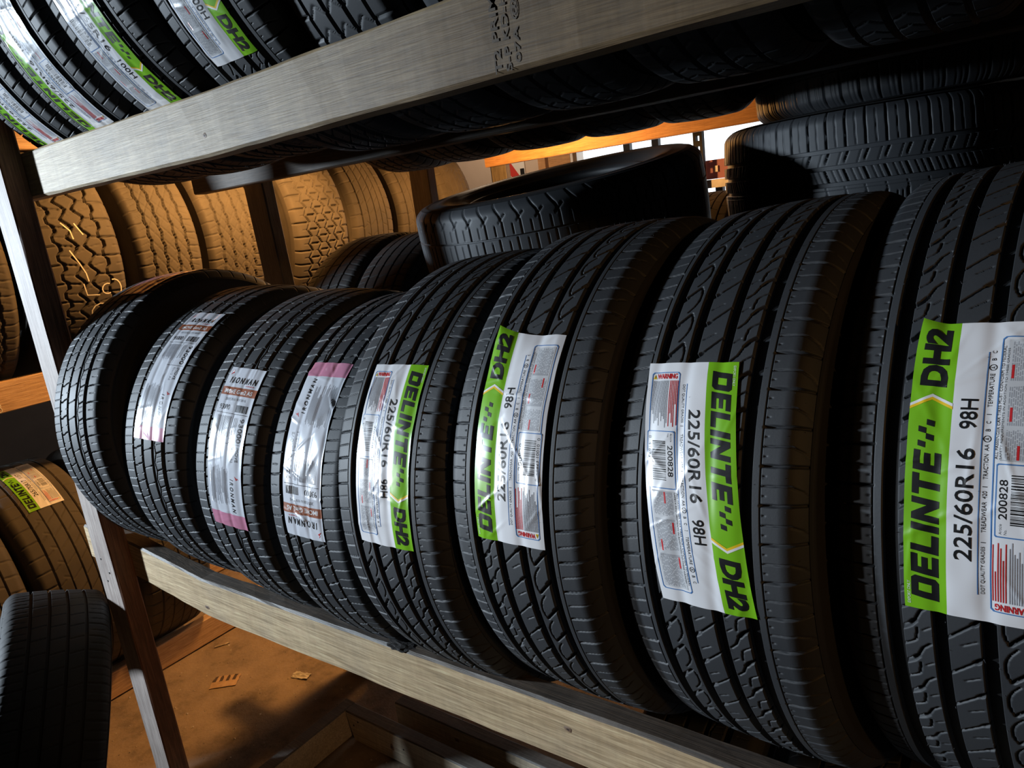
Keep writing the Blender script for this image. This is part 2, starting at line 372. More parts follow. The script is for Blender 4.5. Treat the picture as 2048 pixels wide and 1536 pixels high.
def tyre(key, ctr, yaw, lean, label, group, flip=False, lying=None, scale=1.0, name='car_tyre', spin=0.0, hair=True):
    K = KINDS[key]
    if lying is not None:
        tx, ty = lying
        ax = Vector((math.sin(ty), -math.sin(tx), 1)).normalized()
        e1 = Vector((0, 1, 0)).cross(ax).normalized(); e2 = ax.cross(e1)
        # local X -> ax ; local -Y -> e(-Y)
        X = ax; Y = e2; Z = X.cross(Y)
        base = Vector((-K['sw'], 0, 0))
    else:
        a = Vector((math.cos(yaw), math.sin(yaw), 0)); f = Vector((math.sin(yaw), -math.cos(yaw), 0)); u = Vector((0, 0, 1))
        a2 = math.cos(lean)*a + math.sin(lean)*u; u2 = -math.sin(lean)*a + math.cos(lean)*u
        X, Y, Z = (a2, -f, u2) if not flip else (-a2, -f, -u2)
        base = Vector((0, 0, K['R'] if flip else -K['R']))
    Mx = Matrix((X, Y, Z)).transposed().to_4x4(); Mx.translation = Vector(ctr)
    if scale != 1.0: Mx = Mx @ Matrix.Diagonal((1.0, scale, scale, 1.0))
    e = empty(name, (0, 0, 0), label, 'tyre', group)
    e.matrix_world = Mx @ Matrix.Translation(base)
    for pn, me, _ in K['parts']:
        if pn == 'mould_hair' and not hair: continue
        o = obj(pn, me, e); o.matrix_basis = Matrix.Translation(-base) @ Matrix.Rotation(spin, 4, 'X')
        if pn == 'mould_hair': o['kind'] = 'stuff'
    e_base[e.name] = base
    return e
e_base = {}

def lat(v0, v1, s0, s1, w=2.2, d=5.0): return dict(p=[(v0, s0), (v1, s1)], w=w, d=d)
# asymmetric touring tread (225 wide)
dh2_g = [dict(v=-0.0516, w=0.0115), dict(v=-0.0172, w=0.0110), dict(v=0.0172, w=0.0110), dict(v=0.0516, w=0.0130), dict(v=-0.0630, w=0.0011, d=0.003), dict(v=0.0655, w=0.0011, d=0.003)]
dh2_s = [lat(-64, -106, 0.30, 0.12, 2.2, 5), lat(-66, -92, 0.80, 0.66, 0.9, 3), lat(-93, -97, .62, .52, 1.0, 2),
         dict(p=[(-46, 0.10), (-40, 0.26), (-31, 0.52)], w=2.6, d=5.5), dict(p=[(-31, 0.52), (-28.2, 0.40), (-27, 0.18), (-28, -0.05), (-31, -0.22), (-36, -0.40)], w=1.0, d=4), lat(-46.2, -43, 0.06, 0.16, 4.2, 5),
         dict(p=[(-12, 0.10), (-4, 0.26), (12, 0.66)], w=1.3, d=5), lat(-12, -7, 0.08, 0.19, 3.4, 5), lat(-9, 2, .62, .80, 0.7, 2.5),
         dict(p=[(45, 0.62), (40, 0.53), (35, 0.36), (31, 0.12), (25, -0.04)], w=1.3, d=5), dict(p=[(45.5, 0.64), (40, 0.54), (36, 0.40)], w=3.4, d=5.5), dict(p=[(45, 0.10), (38, -0.02), (35.5, -0.10), (34, -0.42)], w=0.9, d=4), lat(24, 30, .50, .62, 0.7, 2.5),
         lat(66, 108, 0.20, 0.27, 2.3, 5.5), lat(67, 90, 0.70, 0.74, 0.9, 3), dict(p=[(90, .74), (98, .62), (103, .40)], w=0.9, d=2.5), lat(67.5, 70, .45, .45, .8, 2), lat(67.5, 70, .95, .95, .8, 2)]
tyre_kind('dh2', 0.338, 0.092, 0.1045, 0.203, 60, 44, dh2_g, dh2_s, dv=0.0011, back=4, hair=([-.086, -.0645, -.0585, -.0455, -.024, -.0115, .0115, .023, .0445, .0595, .067, .088, .097], 60))
# all-season tread (205 wide)
mv_g = [dict(v=-0.0465, w=0.0060), dict(v=-0.0155, w=0.0075), dict(v=0.0155, w=0.0075), dict(v=0.0460, w=0.0115), dict(v=0.0235, w=0.0012, amp=0.0022, f=1, d=0.004)]
mv_s = [lat(-48, -96, 0.30, 0.12, 1.1, 3), lat(-52, -80, .78, .68, .8, 2.5), dict(p=[(-44, 0.10), (-36, 0.12), (-30, 0.24), (-19, 0.34)], w=1.7, d=5), lat(-44, -40, .55, .58, .9, 2), lat(-24, -19, .70, .74, .9, 2),
        dict(p=[(-12, 0.06), (0, 0.16), (12, 0.30)], w=1.0, d=2.5), lat(7, 12, .24, .30, 1.8, 4.5),
        dict(p=[(40.5, 0.20), (32, 0.10), (25, 0.03)], w=1.7, d=5), lat(27, 39, .52, .60, .9, 2), lat(27, 39, .80, .88, .9, 2),
        dict(p=[(56, 0.14), (66, 0.20), (78, 0.22), (98, 0.22)], w=2.0, d=5), lat(52, 57, .10, .14, 1.2, 3), lat(59, 74, .70, .73, .9, 2.5)]
tyre_kind('move', 0.316, 0.083, 0.0975, 0.203, 60, 36, mv_g, mv_s, dv=0.0013, back=4, hair=([-.070, -.045, -.020, .011, .027, .054, .066, .078], 60))
# block and rib treads of the other tyres
tyre_kind('at_z', 0.385, 0.112, 0.126, 0.203, 44, 20,
    [dict(v=-0.058, w=0.006, amp=0.006, sq=2.5), dict(v=-0.016, w=0.008, amp=0.012), dict(v=0.024, w=0.008, amp=0.012, ph=.5), dict(v=0.066, w=0.006, amp=0.005, sq=2.5)],
    [lat(-122, -62, .10, .14, 4.5, 8), lat(-62, -22, .14, .02, 3.2, 7), lat(-122, -100, .6, .6, 3, 6), lat(-60, -30, .58, .50, 1.5, 4), lat(60, 124, .36, .30, 4.5, 8), lat(34, 62, .44, .36, 3.2, 7), lat(122, 96, .84, .84, 1.5, 4), lat(30, 58, .9, .98, 1.5, 4), lat(-8, 14, .70, .78, 1, 3)], 'rubber_dusty', 'rubber_dusty', 0.010, 0.0028)
tyre_kind('hwy', 0.372, 0.100, 0.116, 0.203, 54, 16,
    [dict(v=-0.060, w=0.007, amp=0.0028), dict(v=-0.021, w=0.007, amp=0.0028, ph=.5), dict(v=0.021, w=0.007, amp=0.0028), dict(v=0.060, w=0.007, amp=0.0028, ph=.5)],
    [lat(-110, -64, .2, .3, 2.4, 6), lat(110, 64, .2, .3, 2.4, 6), lat(-56, -25, 0, 1, 1.1, 4), lat(-56, -25, 1, 0, 1.1, 4), lat(-17, 17, 0, 1, 1.1, 4), lat(-17, 17, 1, 0, 1.1, 4), lat(25, 56, 0, 1, 1.1, 4), lat(25, 56, 1, 0, 1.1, 4), lat(-90, -66, .7, .9, 1, 3), lat(90, 66, .7, .9, 1, 3)], 'rubber_dusty', 'rubber_dusty', 0.009, 0.0028)
tyre_kind('at_hex', 0.392, 0.122, 0.136, 0.203, 46, 20,
    [dict(v=-0.072, w=0.0065, amp=0.008), dict(v=-0.030, w=0.0065, amp=0.009, ph=.5), dict(v=0.012, w=0.0065, amp=0.009), dict(v=0.052, w=0.0065, amp=0.009, ph=.5), dict(v=0.090, w=0.0065, amp=0.008)],
    [lat(-132, -75, .0, .0, 5, 9), lat(-66, -37, .5, .5, 6, 10), lat(-23, 5, .0, .0, 6, 10), lat(19, 45, .5, .5, 6, 10), lat(59, 84, .0, .0, 6, 10), lat(92, 132, .5, .5, 5, 9), lat(-52, -46, 0, 0, 1, 4), lat(-12, -4, .5, .5, 1, 4), lat(-100, -78, .5, .5, 1.2, 4)], 'rubber_dusty', 'rubber_dusty', 0.012, 0.003)
tyre_kind('rib5', 0.380, 0.106, 0.122, 0.203, 50, 18,
    [dict(v=-0.066, w=0.006), dict(v=-0.030, w=0.004), dict(v=0.008, w=0.005), dict(v=0.040, w=0.004), dict(v=0.070, w=0.006)],
    [lat(-116, -69, .2, .26, 2.6, 6), lat(-63, -46, .1, .34, 1.4, 4), lat(-46, -33, .60, .44, 1.2, 4), lat(-27, 4, .2, .7, 1.2, 4), lat(12, 37, .2, .7, 1.2, 4), lat(43, 66, .3, .1, 1.5, 4), lat(74, 116, .6, .5, 2.6, 6)], 'rubber_dusty', 'rubber_dusty', 0.009, 0.0028)
tyre_kind('rib4', 0.330, 0.092, 0.106, 0.203, 56, 18,
    [dict(v=-0.0525, w=0.0065), dict(v=-0.0175, w=0.0065), dict(v=0.0175, w=0.0065), dict(v=0.0525, w=0.0065)],
    [lat(-102, -57, .1, .3, 1.8, 4), lat(-98, -60, .6, .75, 1, 3), lat(-49, -22, .1, .3, 1.1, 3.5), lat(-14, 14, .1, .3, 1.1, 3.5), lat(22, 49, .1, .3, 1.1, 3.5), lat(57, 102, .3, .1, 1.8, 4), lat(60, 98, .75, .6, 1, 3)], 'rubber_used', 'rubber_used', 0.006, 0.0026)
tyre_kind('commuter', 0.330, 0.085, 0.098, 0.190, 54, 20,
    [dict(v=0.030, w=0.0035, d=.005), dict(v=-0.070, w=0.0022, d=.004)],
    [lat(32, 60, .1, .1, 2.0, 5), dict(p=[(58, .1), (74, .22), (94, .62)], w=2.0, d=5), lat(58, 74, .30, -.12, 1.4, 4), lat(34, 54, .55, .55, 1, 3.5), lat(27, -50, .40, .40, 2.0, 5), lat(22, -20, .85, .85, 1.0, 3.5), dict(p=[(-50, .40), (-72, .30), (-95, .1)], w=1.8, d=4)], 'rubber_new', 'rubber_side', 0.006, 0.0024)
tyre_kind('stacked', 0.330, 0.090, 0.103, 0.203, 62, 20,
    [dict(v=-0.030, w=0.0075), dict(v=0.0, w=0.0075), dict(v=0.030, w=0.0075), dict(v=-0.040, w=0.001, d=.003)],
    [lat(-100, -50, .2, .25, 3.2, 5), lat(-98, -52, .45, .5, 1, 3), lat(-98, -52, .70, .75, 1, 3), lat(-48, -35, .2, .3, .8, 3), lat(-26, -4, .1, .35, 2.4, 5), lat(-26, -4, .40, .65, 1, 3), lat(-26, -4, .70, .95, 1, 3), lat(10, 26, .3, .1, 2.2, 5), lat(5, 26, .65, .45, .9, 3), lat(34, 98, .2, .3, 2.4, 5), lat(36, 90, .7, .8, 1, 3)], 'rubber_new', 'rubber_side', 0.007, 0.0026)
tyre_kind('chevron', 0.310, 0.078, 0.092, 0.19, 64, 16,
    [dict(v=-0.050, w=0.006), dict(v=-0.016, w=0.0075), dict(v=0.016, w=0.0075), dict(v=0.050, w=0.006)],
    [lat(-88, -54, .1, .1, 2, 5), dict(p=[(-46, .0), (-33, .4), (-20, .0)], w=1.3, d=4), dict(p=[(-12, .0), (0, .4), (12, .0)], w=1.3, d=4), dict(p=[(20, .0), (33, .4), (46, .0)], w=1.3, d=4), lat(54, 88, .1, .1, 2, 5)], 'rubber_new', 'rubber_side', 0.007, 0.0026)
tyre_kind('small', 0.280, 0.070, 0.084, 0.178, 48, 12,
    [dict(v=-0.035, w=0.006), dict(v=0.0, w=0.006), dict(v=0.035, w=0.006)],
    [lat(-80, -40, .1, .2, 2, 5), lat(40, 80, .2, .1, 2, 5), lat(-30, -5, .1, .4, 1.2, 4), lat(5, 30, .1, .4, 1.2, 4)], 'rubber_new', 'rubber_side', 0.007, 0.004)

# ------------------------------------------------------------------ printed stickers
def text_polys(body, shear=0.0, bold=0.0):
    cu = bpy.data.curves.new('t', 'FONT'); cu.body = body; cu.size = 1; cu.shear = shear; cu.offset = bold; cu.resolution_u = 3; cu.fill_mode = 'BOTH'
    o = bpy.data.objects.new('t', cu); C.objects.link(o)
    dg = bpy.context.evaluated_depsgraph_get(); me = bpy.data.meshes.new_from_object(o.evaluated_get(dg))
    V = np.array([v.co[:2] for v in me.vertices]).reshape(-1, 2); F = [tuple(p.vertices) for p in me.polygons]
    bpy.data.objects.remove(o); bpy.data.curves.remove(cu); bpy.data.meshes.remove(me)
    return V, F
class Print:
    def __init__(s, mats): s.V = []; s.F = []; s.M = []; s.mats = list(mats)
    def add(s, V, F, mat, z):
        if mat not in s.mats: s.mats.append(mat)
        b = len(s.V); s.V += [(float(x), float(y), z) for x, y in V]; s.F += [tuple(i+b for i in f) for f in F]; s.M += [s.mats.index(mat)]*len(F)
    def rect(s, x0, y0, x1, y1, mat, z=1): s.add([(x0, y0), (x1, y0), (x1, y1), (x0, y1)], [(0, 1, 2, 3)], mat, z)
    def poly(s, P, mat, z=1): s.add(P, [tuple(range(len(P)))], mat, z)
    def frame(s, x0, y0, x1, y1, t, mat, z=2, c=2.0):
        o = [(x0+c, y0), (x1-c, y0), (x1, y0+c), (x1, y1-c), (x1-c, y1), (x0+c, y1), (x0, y1-c), (x0, y0+c)]
        cx, cy = (x0+x1)/2, (y0+y1)/2
        i = [(x + (t if x < cx else -t)*(1 if abs(x-cx) > 0 else 0), y + (t if y < cy else -t)) for x, y in o]
        s.add(o+i, [(k, (k+1) % 8, 8+(k+1) % 8, 8+k) for k in range(8)], mat, z)
    def text(s, body, x, y, h, mat, w=None, rot=0, shear=0, bold=0.0, z=2):
        V, F = text_polys(body, shear, bold)
        if not len(V): return
        mn, mxx = V.min(0), V.max(0); k = h/(mxx[1]-mn[1]); kx = k if w is None else w/(mxx[0]-mn[0])
        V = (V-mn)*np.array([kx, k])
        if rot == 90: V = np.stack([-V[:, 1], V[:, 0]], 1)
        if rot == 180: V = -V
        if rot == -90: V = np.stack([V[:, 1], -V[:, 0]], 1)
        s.add(V+np.array([x, y]), F, mat, z)
    def build2d(s, step, L, W):
        bm = bmesh.new(); vv = [bm.verts.new(v) for v in s.V]
        for f, m in zip(s.F, s.M):
            try: fc = bm.faces.new([vv[i] for i in f]); fc.material_index = m
            except ValueError: pass
        for k in np.arange(step, L, step):
            bmesh.ops.bisect_plane(bm, geom=bm.verts[:]+bm.edges[:]+bm.faces[:], plane_co=(k, 0, 0), plane_no=(1, 0, 0))
        for k in np.arange(step, W, step):
            bmesh.ops.bisect_plane(bm, geom=bm.verts[:]+bm.edges[:]+bm.faces[:], plane_co=(0, k, 0), plane_no=(0, 1, 0))
        bmesh.ops.triangulate(bm, faces=[f for f in bm.faces if len(f.verts) > 4])
        me = bpy.data.meshes.new('print'); bm.to_mesh(me); bm.free()
        co = np.empty(len(me.vertices)*3, np.float32); me.vertices.foreach_get('co', co)
        return me, co.reshape(-1, 3)
# heavy slanted block capitals, one polygon set per letter (unit height)
BL = {'D': [[(0, 0), (.30, 0), (.30, 1), (0, 1)], [(.30, .74), (.66, .74), (.82, 1), (.30, 1)], [(.30, 0), (.82, 0), (.66, .26), (.30, .26)], [(.66, .26), (.82, 0), (.96, .14), (.96, .86), (.82, 1), (.66, .74)]],
      'E': [[(0, 0), (.30, 0), (.30, 1), (0, 1)], [(.30, .76), (.86, .76), (.86, 1), (.30, 1)], [(.30, .39), (.78, .39), (.78, .61), (.30, .61)], [(.30, 0), (.86, 0), (.86, .24), (.30, .24)]],
      'L': [[(0, 0), (.30, 0), (.30, 1), (0, 1)], [(.30, 0), (.80, 0), (.80, .26), (.30, .26)]],
      'I': [[(0, 0), (.30, 0), (.30, 1), (0, 1)]],
      'N': [[(0, 0), (.28, 0), (.28, 1), (0, 1)], [(.70, 0), (.98, 0), (.98, 1), (.70, 1)], [(.28, 1), (.28, .55), (.70, 0), (.70, .45)]],
      'T': [[(0, .75), (.90, .75), (.90, 1), (0, 1)], [(.30, 0), (.60, 0), (.60, .75), (.30, .75)]]}
BW = {'D': .96, 'E': .86, 'L': .80, 'I': .30, 'N': .98, 'T': .90}
def block_text(p, word, x, y, h, mat, total, sh=0.2):
    wsum = sum(BW[c] for c in word)+0.13*(len(word)-1); k = total/wsum; cx = 0
    for c in word:
        for P in BL[c]: p.poly([(x+(cx+a)*k+b*h*sh, y+b*h) for a, b in P], mat, 2)
        cx += BW[c]+0.13
rnd = random.Random(7)
def barcode(p, x0, x1, y0, y1):
    x = x0
    while x < x1-1.2:
        w_ = rnd.choice([.45, .45, .9, 1.3]); p.rect(x, y0, x+w_, y1, 'print_black', 2); x += w_+rnd.choice([.45, .45, .8, 1.1])
def fine_lines(p, x0, x1, y0, y1, pitch, mat, ragged=0.25, dash=False):
    y = y1
    while y > y0+pitch*.5:
        e = x1-(x1-x0)*ragged*rnd.random()**2
        if dash:
            x = x0
            while x < e:
                l = rnd.uniform(2, 6); p.rect(x, y-pitch*.55, min(x+l, e), y, mat, 2); x += l+rnd.uniform(.6, 1.1)
        else: p.rect(x0, y-pitch*.42, e, y, mat, 2)
        y -= pitch
def design_delinte(size, rating, art, step=2.4):
    p = Print(['print_black']); L, W = 240.0, 98.0
    block_text(p, 'DELINTE', 9, 72.5, 20, 'print_black', 121, 0.16)
    for (a, b) in ((134.5, 84.5), (140, 78.8), (146, 84.5), (151.5, 78.8)):
        p.poly([(a, b), (a+4.6, b), (a+6.2, b+5.6), (a+1.6, b+5.6)], 'print_black', 2)
    for d, mt in ((0, 'print_yellow'), (2.4, 'print_white')):
        p.poly([(166+d, 67), (168.4+d, 67), (176.4+d, 82), (174+d, 82)], mt, 2); p.poly([(174+d, 82), (176.4+d, 82), (168.4+d, 98), (166+d, 98)], mt, 2)
    p.text('DH2', 184, 72.5, 20, 'print_black', 50, shear=0.10, bold=0.055)
    p.text('EXPORT ONLY', 4, 93.2, 2.4, 'print_white', 20)
    p.text(size, 48, 49.5, 12.5, 'print_black', 88, bold=0.012)
    p.text(rating, 151, 49.5, 12.0, 'print_black', 24 if len(rating) < 4 else 31, bold=0.012)
    p.rect(22, 45.2, 214, 45.9, 'print_blue', 2)
    for t, x, w_ in (('DOT QUALITY GRADES', 23, 38), ('|', 64, .6), ('TREADWEAR  420', 72, 32), ('|', 107, .6), ('TRACTION  AA', 113, 27), ('A', 143, 2.2), ('B', 150, 2), ('C', 156, 2), ('|', 163, .6), ('TEMPERATURE', 169, 27), ('A', 200, 2.2), ('B', 207, 2), ('C', 213, 2)):
        p.text(t, x, 40.6, 3.0, 'print_black', w_)
    for cx in (144.1, 201.1):
        k = 12; V = [(cx+r*math.cos(2*PI*i/k), 42.1+r*math.sin(2*PI*i/k)) for r in (2.7, 2.2) for i in range(k)]
        p.add(V, [(i, (i+1) % k, k+(i+1) % k, k+i) for i in range(k)], 'print_black', 2)
    p.frame(10, 4.5, 227, 37.5, 0.9, 'print_blue', 2)
    p.frame(70, 3.0, 126, 35, 0.9, 'print_blue', 3.2, 1.0); p.rect(71, 4, 125, 34, 'film_white', 2.4)
    p.rect(128, 7, 224, 33, 'print_panel', 1.2)
    barcode(p, 80, 119, 9.5, 26) if False else None
    x = 80
    while x < 118:
        w_ = rnd.choice([.5, .5, .9, 1.3]); p.rect(x, 9.5, x+w_, 25, 'print_black', 3); x += w_+rnd.choice([.5, .5, .8, 1.1])
    p.text('8  41623 10010  0', 75, 4.8, 3.4, 'print_black', 46, z=3); p.text(art, 84, 27, 5.6, 'print_black', 30, bold=0.012, z=3)
    p.text('Article', 72.5, 30.2, 1.9, 'print_black', 8, z=3); p.text('No.', 72.5, 27.0, 1.9, 'print_black', 4, z=3)
    p.text('WARNING', 17.2, 10.5, 5.6, 'print_red', 24, rot=90, bold=0.03)
    p.poly([(17.2, 6), (17.2, 10), (12.4, 8)], 'print_yellow', 2); p.poly([(16.6, 7.7), (16.6, 8.3), (13.6, 8.2), (13.6, 7.8)], 'print_black', 3)
    fine_lines(p, 19, 66, 25, 36, 1.7, 'print_red', .5); fine_lines(p, 19, 67, 6, 25, 1.5, 'print_grey', .4)
    for (a, b) in ((129, 152), (155, 186), (190, 223)):
        fine_lines(p, a, b, 8, 30, 1.35, 'print_grey', .1, True)
    for (a, b) in ((129, 21), (158, 27), (192, 28), (176, 12)): p.rect(a, b, a+11, b+1.7, 'print_red', 3)
    p.text('ALL PASSENGER CAR TIRES MUST CONFORM TO FEDERAL', 129, 34.6, 1.9, 'print_black', 90); p.text('SAFETY REQUIREMENTS IN ADDITION TO THESE GRADES', 129, 31.6, 1.9, 'print_black', 88)
    me, co = p.build2d(step, L, W)
    xs = np.unique(np.concatenate([np.arange(0, L, step), [L]])); ys = np.unique(np.concatenate([np.arange(0, W, step), [67.0, W]]))
    return dict(L=L, W=W, me=me, co=co, mats=p.mats, xs=xs, ys=ys, base=['film_white', 'film_green'], pick=lambda x, y: (y > 67)*1)
def iron_logo(p, x, y, k, rot90):
    P1 = [(0, 0), (2.2, 3.2), (3.8, 3.0), (2.4, 5.2), (5.2, 8.4), (4.0, 5.6), (6.0, 3.4), (3.4, 2.2)]
    f = (lambda a, b: (x-b*k, y+a*k)) if rot90 else (lambda a, b: (x+a*k, y+b*k))
    for tri in ((0, 1, 7), (1, 2, 6), (1, 6, 7), (2, 3, 5), (3, 4, 5), (2, 5, 6)): p.poly([f(*P1[i]) for i in tri], 'print_red', 2)
def design_ironman(dark=False):
    p = Print(['print_black']); L, W = 273.0, 89.0
    # across-reading texts: right = +y, up = -x
    p.text('I R O N M A N', 29, 11, 11.0, 'print_black', 69, rot=90, shear=0.2, bold=0.03)
    iron_logo(p, 15, 5, 1.25, True)
    p.text('TIRES', 33, 55, 2.0, 'print_red', 22, rot=90)
    p.rect(36, 0, 50, 89, 'print_brown', 1)
    p.text('iMOVE Gen2 AS', 47, 7, 7.2, 'print_white', 72, rot=90, bold=0.022)
    p.text('205/55R16 91V M+S', 59, 16, 4.6, 'print_grey', 54, rot=90, bold=0.01)
    p.text('93000', 75, 8, 9, 'print_black', 28, rot=90)
    y = 50
    while y < 80:
        w_ = rnd.choice([.6, .6, 1.1, 1.5]); p.rect(65, y, 77, y+w_, 'print_black', 2); y += w_+rnd.choice([.6, .6, 1.0])
    p.rect(80, 5, 80.7, 84, 'print_black', 2); p.rect(81, 50, 129, 50.7, 'print_black', 2); p.rect(129, 40, 129.7, 84, 'print_black', 2)
    for y0 in np.arange(10, 46, 1.7): p.rect(85, y0, 122-rnd.random()*10, y0+.7, 'print_grey', 2)
    p.text('93000', 86, 70, 9.5, 'print_black', 40, rot=0, bold=0.005)
    for y0 in (56, 59.5, 63): p.rect(86, y0, 86+rnd.uniform(18, 30), y0+1.1, 'print_grey', 2)
    p.text('iMOVE', 133, 72, 6.2, 'print_black', 24); p.text('Gen2 AS', 133, 62, 5.0, 'print_grey', 26)
    iron_logo(p, 180, 72, 1.2, False)
    p.text('I R O N M A N', 186, 61, 8.4, 'print_black', 58, shear=0.2, bold=0.025)
    for y0 in np.arange(8, 55, 1.9): p.rect(165+rnd.random()*14, y0, 236-rnd.random()*25, y0+.7, 'print_grey', 2)
    me, co = p.build2d(1.6, L, W)
    xs = np.unique(np.concatenate([np.arange(0, L, 1.6), [248.0, L]])); ys = np.unique(np.concatenate([np.arange(0, W, 1.6), [W]]))
    return dict(L=L, W=W, me=me, co=co, mats=p.mats, xs=xs, ys=ys, base=['film_silver', 'film_pink'], pick=lambda x, y: (x > 248)*1)
def wrinkle(x, y, L, W, seed, amp):
    rs = np.random.RandomState(seed); z = np.zeros_like(x)
    for i in range(4):
        z += 0.18*np.sin(x*rs.uniform(.05, .16)+rs.uniform(0, 6))*np.sin(y*rs.uniform(.05, .2)+rs.uniform(0, 6))
    for i in range(16):
        cx, cy = rs.uniform(0, L), rs.uniform(0, W); a = rs.normal(0.0, 0.7)+(PI/2 if rs.rand() < .35 else 0)
        u = (x-cx)*math.cos(a)+(y-cy)*math.sin(a); v = -(x-cx)*math.sin(a)+(y-cy)*math.cos(a)+0.012*u*rs.normal()*3
        z += rs.uniform(.3, 1.0)*np.exp(-(v/rs.uniform(1.5, 3.6))**2)*np.exp(-(u/rs.uniform(14, 38))**2)
    return z*amp
def sticker(t, key, ds, th0, v0, seed, amp=0.8, skew=0.0, scale=1.0, corner=None, name='label_sticker', label=None):
    K = KINDS[key]; R = K['R']; base = e_base[t.name]
    def warp(x, y, lift):
        L, W = ds['L'], ds['W']
        v = v0+(y-W/2)/1000+skew*(x/L-.5); th = th0-x/1000/(R*scale)
        z = wrinkle(x, y, L, W, seed, amp)
        for g in K['grooves']:
            if g['w'] > .004: z = z-1.3*np.exp(-((v-g['v'])/(g['w']*.55))**2)
        z = np.maximum(z, -1.6)+1.9
        if corner:
            cx, cy, rad, hh = corner
            d = np.hypot(x-cx, y-cy); q = np.clip(1-d/rad, 0, 1); z = z+hh*q**1.6
            v = v+np.sign(W/2-cy)*hh*0.0006*q*q; th = th-np.sign(cx-L/2)*hh*-0.0006/R*q*q*-1
        r = crown(v, R, K['hw'])+(z+lift)/1000
        return np.stack([v, -r*np.cos(th), r*np.sin(th)], -1)
    X, Y = np.meshgrid(ds['xs'], ds['ys'], indexing='ij')
    V = warp(X.ravel(), Y.ravel(), 0.0)
    q = grid_quads(len(ds['xs']), len(ds['ys']), False)[:, ::-1]
    cxm = X.ravel()[q].mean(1); cym = Y.ravel()[q].mean(1)
    me = mesh_np('sticker', V, q, ds['pick'](cxm, cym))
    st = obj(name, me, t, ds['base'], label=label); st.matrix_basis = Matrix.Translation(-base)
    pm = ds['me'].copy(); co = warp(ds['co'][:, 0].astype(float), ds['co'][:, 1].astype(float), 0.10+0.07*ds['co'][:, 2])
    pm.vertices.foreach_set('co', co.astype(np.float32).ravel()); pm.update()
    pm.polygons.foreach_set('use_smooth', [True]*len(pm.polygons))
    obj('printed_lettering', pm, st, ds['mats'])
    return st

rad = math.radians
DES = design_delinte('225/60R16', '98H', '200828', 1.6)
DES65 = design_delinte('225/65R16', '100H', '202523')
DES70 = design_delinte('265/70R17', '115T', '200815')
IRN = design_ironman()

# ------------------------------------------------------------------ the building
FZ = -0.745
def slab(name, a, b, mats, **k):
    bm = bmesh.new(); bmesh.ops.create_cube(bm, size=1)
    a = Vector(a); b = Vector(b)
    for v in bm.verts: v.co = Vector([a[i]+(v.co[i]+.5)*(b[i]-a[i]) for i in range(3)])
    o = obj(name, bm_mesh(name, bm), None, mats, **k); return o
slab('floor', (-2.6, -3.6, FZ-0.1), (5.2, 4.6, FZ), ['concrete'], kind='structure')
slab('ceiling', (-2.6, -3.6, 2.3), (5.2, 4.6, 2.4), ['ceiling_dark'], kind='structure')
slab('wall_left', (-2.7, -3.6, FZ), (-2.6, 4.6, 2.3), ['wall_dark'], kind='structure')
slab('wall_right', (5.2, -3.6, FZ), (5.3, 4.6, 2.3), ['wall_dark'], kind='structure')
slab('wall_front', (-2.6, -3.7, FZ), (5.2, -3.6, 2.3), ['wall_dark'], kind='structure')
# back wall stands round an open doorway to the daylight
def wall_back():
    bm = bmesh.new()
    for (a, b) in (((-2.6, 4.3, FZ), (-1.30, 4.4, 2.3)), ((0.75, 4.3, FZ), (5.2, 4.4, 2.3)), ((-1.30, 4.3, 1.30), (0.75, 4.4, 2.3))):
        r = bmesh.ops.create_cube(bm, size=1)
        for v in r['verts']: v.co = Vector([a[i]+(v.co[i]+.5)*(b[i]-a[i]) for i in range(3)])
    obj('wall_back', bm_mesh('wall_back', bm), None, ['wall_beige'], kind='structure')
wall_back()

# ------------------------------------------------------------------ the rack the camera stands at
FRONT_TOP = 0.7752
def low_sag(x): return (0, 0, float(np.interp(x, [-.25, 0, .3, .65, 1.25, 2.4], [.014, .012, -.016, -.008, .004, .0])))
def up_sag(x): return (0, 0, float(np.interp(x, [-.25, 0, .65, 1.4, 2.4], [.003, .002, -.004, .004, 0])))
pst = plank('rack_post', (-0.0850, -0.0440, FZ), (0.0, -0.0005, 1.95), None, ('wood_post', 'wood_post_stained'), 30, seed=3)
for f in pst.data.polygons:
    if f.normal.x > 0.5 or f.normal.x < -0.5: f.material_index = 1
pst['label'] = 'upright rack post at the left with pale front face and brown stained side'; pst['category'] = 'post'; pst['group'] = 'posts of the front rack'
for k, (x, z) in enumerate([(-.055, -.02), (-.03, -.05), (-.05, -.075), (-.06, .80), (-.03, .83)]):
    disc('nail_head', pst, (x, -0.0442, z), (0, -1, 0), 0.004, ['nail', 'nail'], seed=k)

